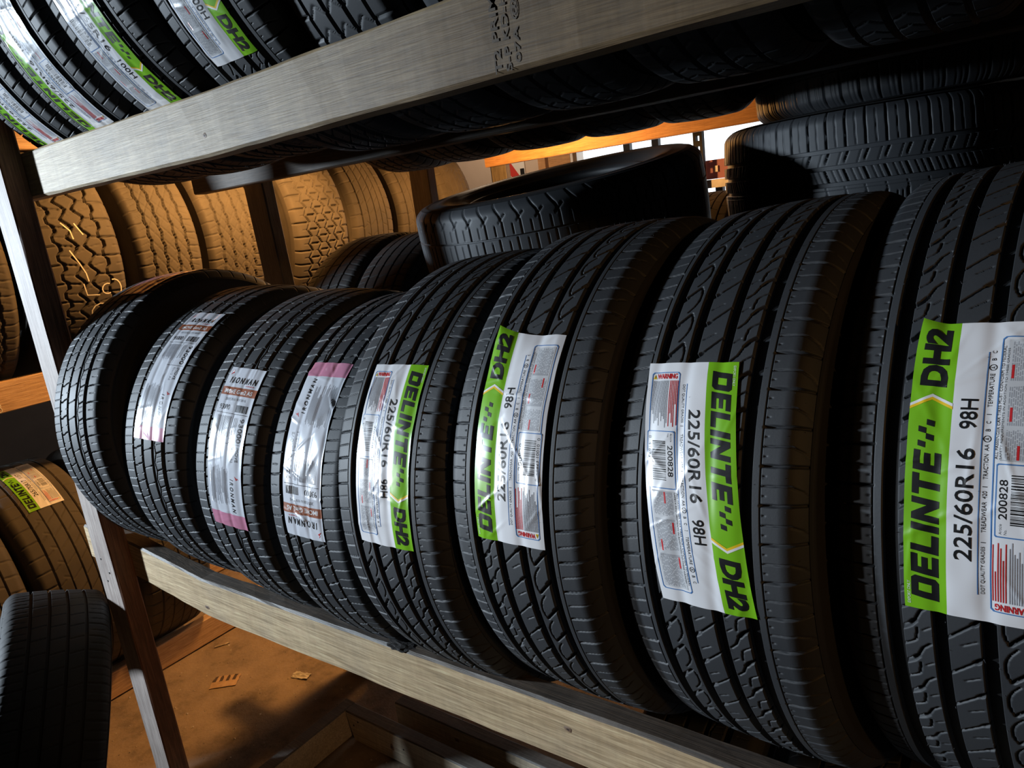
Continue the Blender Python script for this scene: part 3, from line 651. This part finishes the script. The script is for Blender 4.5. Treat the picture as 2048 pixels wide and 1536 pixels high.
ub = plank('upper_shelf_beam', (-0.20, 0.0, FRONT_TOP), (2.6, 0.038, FRONT_TOP+0.089), None, ('wood_beam', 'wood_rail'), 60, 0.004, up_sag, True, seed=5)
ub['label'] = 'pale front beam of the upper shelf with stamped grade mark'; ub['category'] = 'beam'; ub['group'] = 'shelf beams of the front rack'
disc('knot', ub, (0.644, -0.0002, 0.801), (0, -1, 0), 0.0055, ['knot', 'knot_core'], 1.2, .9, .0006, 3, 4)
def stamp():
    p = Print(['ink'])
    p.text('T2 PRIME', 0, 4, 9, 'ink', 86, bold=0.02); p.text('S-P KD-HT', 0, -9, 8, 'ink', 86, bold=0.02); p.text('07A @ S', 6, -23, 9, 'ink', 74, bold=0.02)
    V = np.array(p.V); me = bpy.data.meshes.new('stamp')
    # read upwards on the front face: text right = +Z, text up = -X
    me.from_pydata([(-v[1]/1000, -0.0009, v[0]/1000) for v in V], [], p.F)
    o = obj('grade_stamp', me, ub, ['ink'], label='dark stamped lumber grade lettering'); o.location = Vector((1.205, 0.0, FRONT_TOP+0.0035)) - ub.location
    return o
stamp()
lb = plank('middle_shelf_beam', (-0.228, 0.0, -0.089), (2.6, 0.038, 0.0), None, ('wood_rail', 'wood_scuffed_top'), 60, 0.004, low_sag, True, seed=6)
lb['label'] = 'worn front beam of the middle shelf with rubber-blackened top'; lb['category'] = 'beam'; lb['group'] = 'shelf beams of the front rack'
disc('knot', lb, (0.292, -0.0002, -0.080), (0, -1, 0), 0.0075, ['knot', 'knot_core'], 1.5, .8, .0006, 3, 6)
disc('knot', lb, (1.18, -0.0002, -0.032), (0, -1, 0), 0.006, ['knot', 'knot_core'], 1.4, .8, .0006, 3, 9)
def rotten():
    rs = np.random.RandomState(4); bm = bmesh.new()
    r = bmesh.ops.create_icosphere(bm, subdivisions=3, radius=1)
    for v in bm.verts:
        k = 1+rs.uniform(-.22, .22); v.co = Vector((v.co.x*.030*k, v.co.y*.015*k, v.co.z*.0035*k))
    o = obj('rotten_knot', bm_mesh('rotten', bm, False), lb, ['rot'], label='black rotted knot hollow'); o.location = Vector((0.865, 0.012, -0.0050)) - lb.location
rotten()
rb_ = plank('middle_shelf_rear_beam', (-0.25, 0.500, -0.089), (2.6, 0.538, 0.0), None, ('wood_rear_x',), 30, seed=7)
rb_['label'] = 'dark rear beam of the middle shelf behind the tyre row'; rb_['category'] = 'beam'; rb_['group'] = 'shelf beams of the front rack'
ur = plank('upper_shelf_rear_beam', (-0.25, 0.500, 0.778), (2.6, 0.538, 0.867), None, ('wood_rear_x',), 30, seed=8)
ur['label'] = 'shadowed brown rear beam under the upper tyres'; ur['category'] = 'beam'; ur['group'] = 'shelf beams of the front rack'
rp = plank('rack_post', (-0.155, 0.598, FZ), (-0.068, 0.636, 1.9), None, ('wood_rear',), 24, seed=9, shear=-0.035)
rp['label'] = 'grey rear post right of the diamond-siped tyres in the background'; rp['category'] = 'post'; rp['group'] = 'posts of the front rack'
for k, (x, z) in enumerate([(-.085, -.655), (-.062, -.67), (-.04, -.672)]):
    disc('nail_head', rp, (x, .5975, z), (0, -1, 0), 0.004, ['nail', 'nail'], seed=k)
# ------------------------------------------------------------------ middle row, left to right
G1 = 'new tyres standing on the middle shelf'
row = [('move', (.097, .220, .274), 4.7, 1.6, False), ('move', (.305, .251, .230), 5.2, -2.7, False), ('move', (.565, .249, .214), 1.8, -3.0, False), ('move', (.787, .248, .205), -.3, .3, True),
       ('dh2', (0.996, .249, .239), -1.6, 1.8, False), ('dh2', (1.214, .252, .265), -3.0, 2.4, True), ('dh2', (1.444, .264, .271), -6.0, 3.7, False), ('dh2', (1.660, .283, .287), -6.2, 3.8, True)]
lab = ['leftmost tyre on the middle shelf, pink sticker end folded over its top',
       'second tyre from the left on the middle shelf, silver sticker set high',
       'third tyre on the middle shelf, silver sticker with upright IRONMAN heading',
       'fourth tyre on the middle shelf, crinkled silver sticker upside down, pink end on top',
       'fifth tyre on the middle shelf, narrow-looking green DELINTE sticker reading downwards',
       'sixth tyre on the middle shelf, green DELINTE sticker reading upwards with bent corner',
       'seventh tyre on the middle shelf, smooth green DELINTE sticker reading downwards',
       'nearest tyre at the right edge, large green DELINTE sticker reading upwards']
T = []
for (k, c, y, l, fl), lb_ in zip(row, lab):
    T.append(tyre(k, c, rad(y), rad(l), lb_, G1, fl, spin=rad(1.7*len(T))))
IRN0 = dict(IRN); IRN0['pick'] = lambda x, y: (x > 150)*1; IRN0['base'] = ['film_silver', 'film_pink']
sticker(T[0], 'move', IRN0, rad(115), .015, 11, 1.2)
sticker(T[1], 'move', IRN, rad(64.2), .012, 12, 0.8, skew=-0.018)
sticker(T[2], 'move', IRN, rad(44.3), .009, 13, 0.8)
sticker(T[3], 'move', IRN, rad(.1), -.004, 14, 1.5)
sticker(T[4], 'dh2', DES, rad(41.0), .006, 15, 0.9)
sticker(T[5], 'dh2', DES, rad(-2.9), 0.0, 16, 0.9, corner=(240, 98, 60, 13))
sticker(T[6], 'dh2', DES, rad(37.2), -.003, 17, 0.7, skew=0.023)
sticker(T[7], 'dh2', DES, rad(.2), -.0095, 18, 0.9, skew=-.004, corner=(240, 98, 30, 6))

# ------------------------------------------------------------------ upper shelf
G2 = 'tyres standing on the upper shelf'
up = [('dh2', (.116, .244, 1.133), -2.4, 1.8, True, 'leftmost tyre on the upper shelf, only its sticker end showing over the beam'),
      ('dh2', (.327, .242, 1.128), -2.4, 1.8, True, 'second tyre on the upper shelf, creased DELINTE sticker with green side left'),
      ('dh2', (.545, .235, 1.132), -1.5, 1.6, False, 'third tyre on the upper shelf, DH2 sticker reading downwards'),
      ('dh2', (.760, .262, 1.115), -.5, .8, False, 'fourth tyre on the upper shelf, short end of a DH2 sticker at frame top')]
U = []
for (k, c, y, l, fl, lb_) in up: U.append(tyre(k, c, rad(y), rad(l), lb_, G2, fl, scale=1.033, hair=False))
sticker(U[0], 'dh2', DES65, rad(51), .004, 21, 1.0, scale=1.033)
sticker(U[1], 'dh2', DES65, rad(49), .005, 22, 1.3, scale=1.033)
sticker(U[2], 'dh2', DES65, rad(-11.5), -.009, 23, 0.9, scale=1.033)
sticker(U[3], 'dh2', DES65, rad(-2.0), -.003, 24, 0.9, scale=1.033)
for i, (x, lb_) in enumerate([(.966, 'chevron-tread tyre above the middle of the upper beam'), (1.160, 'dark tyre underside right of the chevron tyre on the upper shelf'),
                        (1.350, 'dark tyre underside on the upper shelf above the sixth tyre'), (1.545, 'dark tyre underside on the upper shelf above the seventh tyre'), (1.740, 'dark upper-shelf tyre nearest the right frame edge')]):
    tyre('chevron', (x, .270, 1.074), rad([-3, -2, -1, -1, 0][i]), 0, lb_, G2, False, spin=rad(3*i), hair=False)

# ------------------------------------------------------------------ second rack, back to back
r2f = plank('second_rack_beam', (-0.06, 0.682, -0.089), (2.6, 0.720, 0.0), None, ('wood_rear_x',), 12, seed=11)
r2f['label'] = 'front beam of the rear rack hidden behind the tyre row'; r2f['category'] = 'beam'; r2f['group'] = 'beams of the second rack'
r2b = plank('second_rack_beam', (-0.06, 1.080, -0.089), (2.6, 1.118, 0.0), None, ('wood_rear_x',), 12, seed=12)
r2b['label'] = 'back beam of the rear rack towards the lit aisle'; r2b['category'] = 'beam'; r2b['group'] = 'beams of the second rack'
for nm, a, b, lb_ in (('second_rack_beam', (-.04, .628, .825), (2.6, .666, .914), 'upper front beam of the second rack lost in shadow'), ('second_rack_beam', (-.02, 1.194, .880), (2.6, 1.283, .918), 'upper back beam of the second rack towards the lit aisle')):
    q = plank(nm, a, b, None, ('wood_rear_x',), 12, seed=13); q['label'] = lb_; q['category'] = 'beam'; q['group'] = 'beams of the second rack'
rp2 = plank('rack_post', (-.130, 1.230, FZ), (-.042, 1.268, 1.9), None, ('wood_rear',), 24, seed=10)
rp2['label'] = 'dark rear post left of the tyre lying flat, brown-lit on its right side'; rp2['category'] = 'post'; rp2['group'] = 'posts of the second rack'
for (x, yy, z1, lb_) in ((2.5, .72, -.001, 'front right post of the second rack'), (2.5, 1.118, 1.5, 'back right post of the second rack')):
    q = plank('rack_post', (x, yy+.001, FZ), (x+.085, yy+.038, z1 if z1 < 0 else 1.5), None, ('wood_rear',), 8, seed=40)
    q['label'] = lb_; q['category'] = 'post'; q['group'] = 'posts of the second rack'
G3 = 'tyres of the second rack behind'
tyre('rib4', (.050, .900, .278), 0, rad(1), 'dark tyre standing behind the third and fourth tyres, its top lit orange', G3, hair=False)
tyre('rib4', (.268, .900, .278), rad(0), rad(1), 'dark tyre half hidden behind the flat-lying tyre', G3, spin=rad(2), hair=False)
for i, (x, lb_) in enumerate(((.47, 'small dark tyre under the tilted flat tyre, leftmost of three'), (.65, 'small dark tyre under the tilted flat tyre, middle of three'), (.83, 'small dark tyre under the tilted flat tyre, rightmost of three'),
                   (1.10, 'small dark tyre under the right flat stack, leftmost of three'), (1.34, 'small dark tyre under the right flat stack, middle of three'), (1.52, 'small dark tyre under the right flat stack, rightmost of three'))):
    tyre('small', (x, .900, .2148), 0, 0, lb_, G3, hair=False, spin=rad(i))
for i, (x, lb_) in enumerate(((.20, 'dark tyre underside far behind the upper rear beam, leftmost of its row'), (.41, 'second dark tyre underside far behind the upper rear beam'), (.63, 'third dark tyre underside behind the beam, above the tilted flat tyre'),
                   (.845, 'fourth dark tyre underside behind the beam, edged by the orange board'), (1.040, 'fifth dark tyre underside behind the beam, above the doorway light'))):
    tyre('chevron', (x, .930, 1.082), rad([1, -2, 2, -1, 1, 0, 1][i]), 0, lb_, 'tyres on the upper shelf of the second rack', hair=False, spin=rad(2*i))
tyre('commuter', (.744, .799, .600), 0, 0, 'black tyre lying flat and tilted behind the fifth and sixth tyres', G3, lying=(rad(8.4), rad(-1.8)), hair=False)
tyre('stacked', (1.365, 1.124, .640), 0, 0, 'tyre lying flat at the bottom of the right stack, four wide grooves showing', G3, lying=(rad(.4), rad(-.6)), hair=False)
tyre('stacked', (1.430, 1.150, .852), 0, 0, 'dark tyre on top of the right flat stack', G3, lying=(rad(1.0), rad(-1)), hair=False, spin=rad(20))

# ------------------------------------------------------------------ tyres lower down
tyre('rib4', (-.151, -.232, -.404), rad(68.9), rad(-19.3), 'worn black tyre leaning on the left rack post in the bottom-left corner', None, hair=False)
G4 = 'tyres on the bottom frame'
for i, x in enumerate((1.275, 1.495, 1.715)):
    tyre('move', (x, .30, -.424), 0, 0, ['bright tyre tread glimpsed in the gap below the seventh tyre', 'bright tyre tread glimpsed at the bottom edge before the nearest tyre', 'tyre on the floor frame under the nearest tyre'][i], G4, hair=False, spin=rad(i*2))

# ------------------------------------------------------------------ cross rack along the left wall, lit by the aisle bulb
G5 = 'dusty truck tyres on the upper shelf of the cross rack'
ax90 = rad(90)
def cross(key, y, ctrz, lb_, g, ya=0, ln=0, sc=1.0, x=-.995):
    return tyre(key, (x, y, ctrz), ax90+rad(ya), rad(ln), lb_, g, False, scale=sc, hair=False, name='truck_tyre', spin=rad(y*37))
cross('hwy', .035, .655, 'dusty tyre left of the front post with straight black grooves', G5)
P1 = cross('at_z', .325, .655, 'dusty all-terrain tyre with zigzag grooves and chalk marks', G5)
cross('hwy', .605, .648, 'first diamond-siped dusty tyre, brightly lit', G5)
cross('hwy', .850, .648, 'second diamond-siped dusty tyre beside the grey rear post', G5)
cross('at_hex', 1.22, .662, 'chunky dusty tyre with hexagonal tread blocks', G5)
cross('rib5', 1.50, .655, 'dusty ribbed tyre right of the hexagonal-block tyre', G5)
cross('rib5', 1.765, .655, 'dusty ribbed tyre behind the dark rear post', G5)
cross('rib5', 2.06, .655, 'farthest dusty ribbed tyre beside the beige wall', G5)
G6 = 'tyres on the floor shelf of the cross rack'
cross('rib5', -.155, -.345, 'dim tyre at the left frame edge below the labelled truck tyre', G6)
L1 = cross('rib5', .10, -.345, 'brown-lit tyre with an orange-tinted DELINTE sticker on the floor shelf', G6)
bpy.data.objects.remove(L1.children[0]) if False else None
cross('rib5', .375, -.345, 'dark tyre low behind the front post above the lit floor', G6)
def chalk_mark(parent, key, pts, wdt=0.0035, name='chalk_mark'):
    K = KINDS[key]; V = []; F = []
    for P in pts:
        P = np.array(P, float); b = len(V)
        for i, (v, s) in enumerate(P):
            d = P[min(i+1, len(P)-1)]-P[max(i-1, 0)]; n = np.array([-d[1], d[0]])/max(1e-9, np.hypot(*d))*wdt/2
            for e in (-1, 1):
                vv = v+n[0]*e; th = (s+n[1]*e)/K['R']; r = float(crown(np.array(vv), K['R'], K['hw']))+0.0006
                V.append((vv, -r*math.cos(th), r*math.sin(th)))
        for i in range(len(P)-1): F.append((b+2*i, b+2*i+1, b+2*i+3, b+2*i+2))
    me = bpy.data.meshes.new(name); me.from_pydata(V, [], F)
    o = obj(name, me, parent, ['chalk'], label='orange-lit chalk scribble'); o.matrix_basis = Matrix.Translation(-e_base[parent.name]); return o
def arc(cx, cy, r, a0, a1, n=8, e=1.0): return [(cx+r*math.cos(rad(a0+(a1-a0)*i/n)), cy+r*e*math.sin(rad(a0+(a1-a0)*i/n))) for i in range(n+1)]
chalk_mark(P1, 'at_z', [[(-.03, .10), (-.012, .075), (-.01, .05)], [(.005, .095), (.02, .06)], [(-.03, .02), (-.012, -.02), (0, -.05), (.004, -.075)], [(-.012, -.08), (-.006, -.115), (.03, -.12)], arc(.055, -.105, .016, 60, 300), arc(.075, -.11, .022, 100, -80, 8, 1.4), arc(.03, -.175, .028, 60, 330), arc(.07, -.165, .018, 30, 330)])
sticker(L1, 'rib5', DES70, rad(92), -.002, 31, 1.0) if False else None
# sticker of the floor-shelf tyre reads upwards: turned end for end
L1b = e_base[L1.name]
def flipped_sticker(t, key, ds, th_bottom, v0, seed, amp):
    K = KINDS[key]; tmp = dict(ds); co = ds['co'].copy(); co[:, 0] = ds['L']-co[:, 0]; co[:, 1] = ds['W']-co[:, 1]; tmp['co'] = co
    tmp['pick'] = lambda x, y: (y < ds['W']-67)*1
    tmp['ys'] = np.unique(ds['W']-ds['ys'])
    return sticker(t, key, tmp, th_bottom+ds['L']/1000/K['R'], v0, seed, amp)
flipped_sticker(L1, 'rib5', DES70, rad(48.5), -.002, 31, 1.0)

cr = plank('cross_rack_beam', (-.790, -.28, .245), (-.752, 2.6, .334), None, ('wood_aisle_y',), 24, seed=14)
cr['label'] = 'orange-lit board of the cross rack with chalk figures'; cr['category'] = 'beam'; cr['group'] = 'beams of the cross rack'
def board_chalk():
    V = []; F = []
    for P in ([arc(.030, .305, .007, 140, -60, 8, 1.5), arc(.028, .288, .006, 80, -100, 6, 1.2), [(.036, .285), (.048, .283)], arc(.055, .268, .006, 150, -40, 8, 1.3), arc(.056, .256, .006, 90, -120, 6, 1.2), arc(.0, .27, .007, 120, -200, 8, .8)]):
        b = len(V); P = np.array(P)
        for i, (y, z) in enumerate(P):
            d = P[min(i+1, len(P)-1)]-P[max(i-1, 0)]; n = np.array([-d[1], d[0]])/max(1e-9, np.hypot(*d))*.0011
            for e in (-1, 1): V.append((0, y+n[0]*e, z+n[1]*e))
        for i in range(len(P)-1): F.append((b+2*i, b+2*i+1, b+2*i+3, b+2*i+2))
    me = bpy.data.meshes.new('chalk'); me.from_pydata(V, [], F)
    o = obj('chalk_figures', me, cr, ['chalk'], label='pale handwritten chalk figures'); o.location = Vector((-.7512, 0, 0)) - cr.location
board_chalk()
for nm, a, b, mt, lb_ in (('cross_rack_beam', (-1.238, -.28, .245), (-1.20, 2.6, .334), 'wood_aisle_y', 'back board of the cross rack behind the dusty tyres'),
                          ('cross_rack_beam', (-.757, -.28, FZ+.004), (-.719, 2.6, FZ+.093), 'wood_aisle_y', 'floor-level board of the cross rack above the dirt floor'),
                          ('cross_rack_beam', (-1.238, -.28, FZ+.004), (-1.20, 2.6, FZ+.093), 'wood_aisle_y', 'floor-level back board of the cross rack'),
                          ('cross_rack_beam', (-.790, -.28, .974), (-.752, 2.6, 1.063), 'wood_aisle_y', 'top board of the cross rack glowing orange behind the upper left tyre')):
    q = plank(nm, a, b, None, (mt,), 16, seed=15); q['label'] = lb_; q['category'] = 'beam'; q['group'] = 'beams of the cross rack'
for yy, lb_ in ((-.369, 'end post of the cross rack out towards the front'), (2.5, 'far post of the cross rack')):
    for xx, sd in ((-.752, ''), (-1.28, ', wall side')):
        q = plank('rack_post', (xx, yy, FZ), (xx+.04, yy+.089, 1.5), None, ('wood_rear',), 10, seed=16); q['label'] = lb_+sd; q['category'] = 'post'; q['group'] = 'posts of the cross rack'

# ------------------------------------------------------------------ floor frame below the middle shelf
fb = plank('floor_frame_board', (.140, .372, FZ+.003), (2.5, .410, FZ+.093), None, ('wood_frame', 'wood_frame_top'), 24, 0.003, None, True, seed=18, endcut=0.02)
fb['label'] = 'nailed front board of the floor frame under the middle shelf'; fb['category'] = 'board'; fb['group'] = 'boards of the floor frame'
for k, (x, z) in enumerate([(.166, -.69), (.187, -.672), (.36, -.69)]): disc('nail_head', fb, (x, .3718, z), (0, -1, 0), 0.0035, ['nail', 'nail'], seed=k)
disc('knot', fb, (.315, .3716, -.700), (0, -1, 0), 0.009, ['knot', 'knot_core'], .8, 1.3, .0006, 3, 11)
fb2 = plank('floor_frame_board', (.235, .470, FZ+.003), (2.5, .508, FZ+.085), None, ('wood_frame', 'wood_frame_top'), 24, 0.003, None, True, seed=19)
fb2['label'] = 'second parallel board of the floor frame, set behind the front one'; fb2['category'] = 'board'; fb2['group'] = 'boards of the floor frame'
disc('knot', fb2, (.46, .4697, -.695), (0, -1, 0), 0.008, ['knot', 'knot_core'], 1.1, .8, .0006, 3, 12)
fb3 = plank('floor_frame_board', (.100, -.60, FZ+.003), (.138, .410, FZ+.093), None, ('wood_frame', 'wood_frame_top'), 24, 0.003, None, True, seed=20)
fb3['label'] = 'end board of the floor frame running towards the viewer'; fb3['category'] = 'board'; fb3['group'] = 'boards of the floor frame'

# litter on the dirt floor
def scrap(name, loc, rz, size, mats, lb_, cat, stripes=False, seed=0):
    rs = np.random.RandomState(seed); bm = bmesh.new(); nx, ny = 8, 6; vv = {}
    for i in range(nx+1):
        for j in range(ny+1):
            e = 0.08 if i in (0, nx) or j in (0, ny) else 0
            vv[i, j] = bm.verts.new(((i/nx-.5+rs.uniform(-e, e)*.5)*size[0], (j/ny-.5+rs.uniform(-e, e)*.5)*size[1], 0.001+size[2]*rs.rand()))
    for i in range(nx):
        for j in range(ny):
            f = bm.faces.new((vv[i, j], vv[i+1, j], vv[i+1, j+1], vv[i, j+1])); f.material_index = 1 if stripes and j >= 3 and i % 2 == 0 else 0
    r = bmesh.ops.extrude_face_region(bm, geom=bm.faces[:]); 
    for v in r['geom']:
        if isinstance(v, bmesh.types.BMVert): v.co.z += 0.0015
    o = obj(name, bm_mesh(name, bm), None, mats, lb_, cat); o.location = loc; o.rotation_euler = (0, 0, rz); return o
scrap('cardboard_scrap', (-.452, .352, FZ), rad(40), (.085, .060, .002), ['cardboard', 'cardboard_dark'], 'torn cardboard scrap with dark ribs on the dirt floor', 'scrap', True, 2)
scrap('plastic_scrap', (-.235, .49, FZ), rad(15), (.060, .028, .006), ['plastic_scrap'], 'crumpled pale plastic scrap on the floor near the frame corner', 'scrap', False, 5)
scrap('wood_splinter', (-.66, .47, FZ), rad(60), (.050, .008, .003), ['grit'], 'small wood splinter lying by the floor-level cross rack board', 'splinter', False, 6)
def gravel():
    rs = np.random.RandomState(9); V = []; F = []
    for i in range(900):
        x, y = (rs.uniform(-.7, .1), rs.uniform(.0, .9)) if i < 420 else (rs.uniform(.15, 1.2), rs.uniform(-.3, .36))
        s = rs.gamma(2, .0009)+.0005; b = len(V)
        for d in ((1, 0, 0), (-1, 0, 0), (0, 1, 0), (0, -1, 0), (0, 0, 1), (0, 0, -.4)):
            V.append((x+d[0]*s*rs.uniform(.6, 1.3), y+d[1]*s*rs.uniform(.6, 1.3), FZ+.0005+d[2]*s*rs.uniform(.5, 1)))
        F += [(b, b+2, b+4), (b+2, b+1, b+4), (b+1, b+3, b+4), (b+3, b, b+4), (b+2, b, b+5), (b+1, b+2, b+5), (b+3, b+1, b+5), (b, b+3, b+5)]
    obj('floor_grit', mesh_np('grit', np.array(V), np.array(F), smooth=False), None, ['grit'], 'fine grit scattered over the dirt floor', 'grit', kind='stuff')
gravel()

# ------------------------------------------------------------------ beyond the rack
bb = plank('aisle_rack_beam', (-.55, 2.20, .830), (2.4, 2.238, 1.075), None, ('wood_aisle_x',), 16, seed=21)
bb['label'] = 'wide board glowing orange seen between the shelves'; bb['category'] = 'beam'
for xx in (-.55, 2.3):
    q = plank('rack_post', (xx, 2.24, FZ), (xx+.089, 2.278, 1.4), None, ('wood_rear',), 10, seed=22); q['label'] = ('left' if xx < 0 else 'right')+' post holding the wide orange-lit board'; q['category'] = 'post'; q['group'] = 'posts of the aisle rack'
jm = plank('door_jamb', (-1.62, 4.24, FZ), (-1.55, 4.299, 1.30), None, ('wood_aisle_x',), 8, seed=23); jm['label'] = 'wooden jamb at the left of the bright doorway'; jm['category'] = 'jamb'
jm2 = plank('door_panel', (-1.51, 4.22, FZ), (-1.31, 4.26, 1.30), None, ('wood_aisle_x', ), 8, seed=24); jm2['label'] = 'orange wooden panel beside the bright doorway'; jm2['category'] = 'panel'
# red and white notice on the beige wall
nt_ = slab('notice_board', (-2.01, 4.285, .81), (-1.78, 4.298, .97), ['paper_white'], label='white notice with a red wedge on the beige wall', cat='notice')
me = bpy.data.meshes.new('red'); me.from_pydata([(-1.99, 4.2835, .955), (-1.91, 4.2835, .965), (-1.83, 4.2835, .85), (-1.89, 4.2835, .825)], [], [(0, 1, 2, 3)]); obj('red_wedge', me, nt_, ['paint_red'])
me = bpy.data.meshes.new('blk'); me.from_pydata([(-1.825, 4.2835, .845), (-1.785, 4.2835, .845), (-1.785, 4.2835, .91), (-1.825, 4.2835, .91)], [], [(0, 1, 2, 3)]); obj('dark_picture', me, nt_, ['print_black'])
for xx, lb_ in ((-.80, 'thin dark steel post left of centre in the bright doorway'), (-.585, 'thin dark steel post in the middle of the bright doorway')):
    q = slab('door_post', (xx, 4.10, FZ), (xx+.05, 4.14, 1.28), ['steel_dark'], label=lb_, cat='post', group='posts in the doorway')
for (a, b, lb_) in (((.02, 1.82, -.21), (1.6, 1.858, -.121), 'low front board of the aisle rack'), ((.02, 2.20, -.21), (1.6, 2.238, -.121), 'low back board of the aisle rack')):
    q = plank('aisle_rack_beam', a, b, None, ('wood_rear_x',), 8, seed=25); q['label'] = lb_; q['category'] = 'beam'; q['group'] = 'boards of the aisle rack'
for xx, lb_ in ((.03, 'short left post under the low aisle board'), (1.5, 'short right post under the low aisle board')):
    q = plank('rack_post', (xx, 1.860, FZ), (xx+.089, 1.898, -.13), None, ('wood_rear',), 6, seed=26); q['label'] = lb_; q['category'] = 'post'; q['group'] = 'posts of the aisle rack'
tyre('rib5', (.64, 2.029, .2185), rad(4), 0, 'orange-lit tyre glimpsed between the flat tyre and the flat stack', None, hair=False, name='truck_tyre')
# slotted steel upright
def upright():
    bm = bmesh.new(); x0, x1, y0, y1 = 0.205, 0.252, 2.90, 2.93; z = FZ
    def box(a, b):
        r = bmesh.ops.create_cube(bm, size=1)
        for v in r['verts']: v.co = Vector([a[i]+(v.co[i]+.5)*(b[i]-a[i]) for i in range(3)])
    box((x0, y0, FZ), (x0+.014, y1, 1.3)); box((x1-.014, y0, FZ), (x1, y1, 1.3))
    zz = FZ
    while zz < 1.3: box((x0+.014, y0, zz), (x1-.014, y1, zz+.026)); zz += .05
    obj('slotted_upright', bm_mesh('upright', bm), None, ['steel_dark'], 'dark slotted steel upright against the bright doorway', 'upright')
upright()
pk = slab('pink_cabinet', (.195, 3.0, .642), (.50, 3.3, .735), ['paint_pink'], label='pink box standing in front of the bright doorway', cat='box')
slab('hasp', (.27, 2.985, .675), (.29, 2.9995, .705), ['steel_grey']).parent = pk
tb = slab('metal_bench', (.10, 2.95, .600), (1.4, 3.4, .640), ['steel_grey'], label='grey metal bench under the pink box', cat='bench')
for (xx, yy) in ((.14, 2.98), (1.33, 2.98), (.14, 3.33), (1.33, 3.33)):
    lg = slab('leg', (xx, yy, FZ), (xx+.04, yy+.04, .600), ['steel_dark']); lg.parent = tb
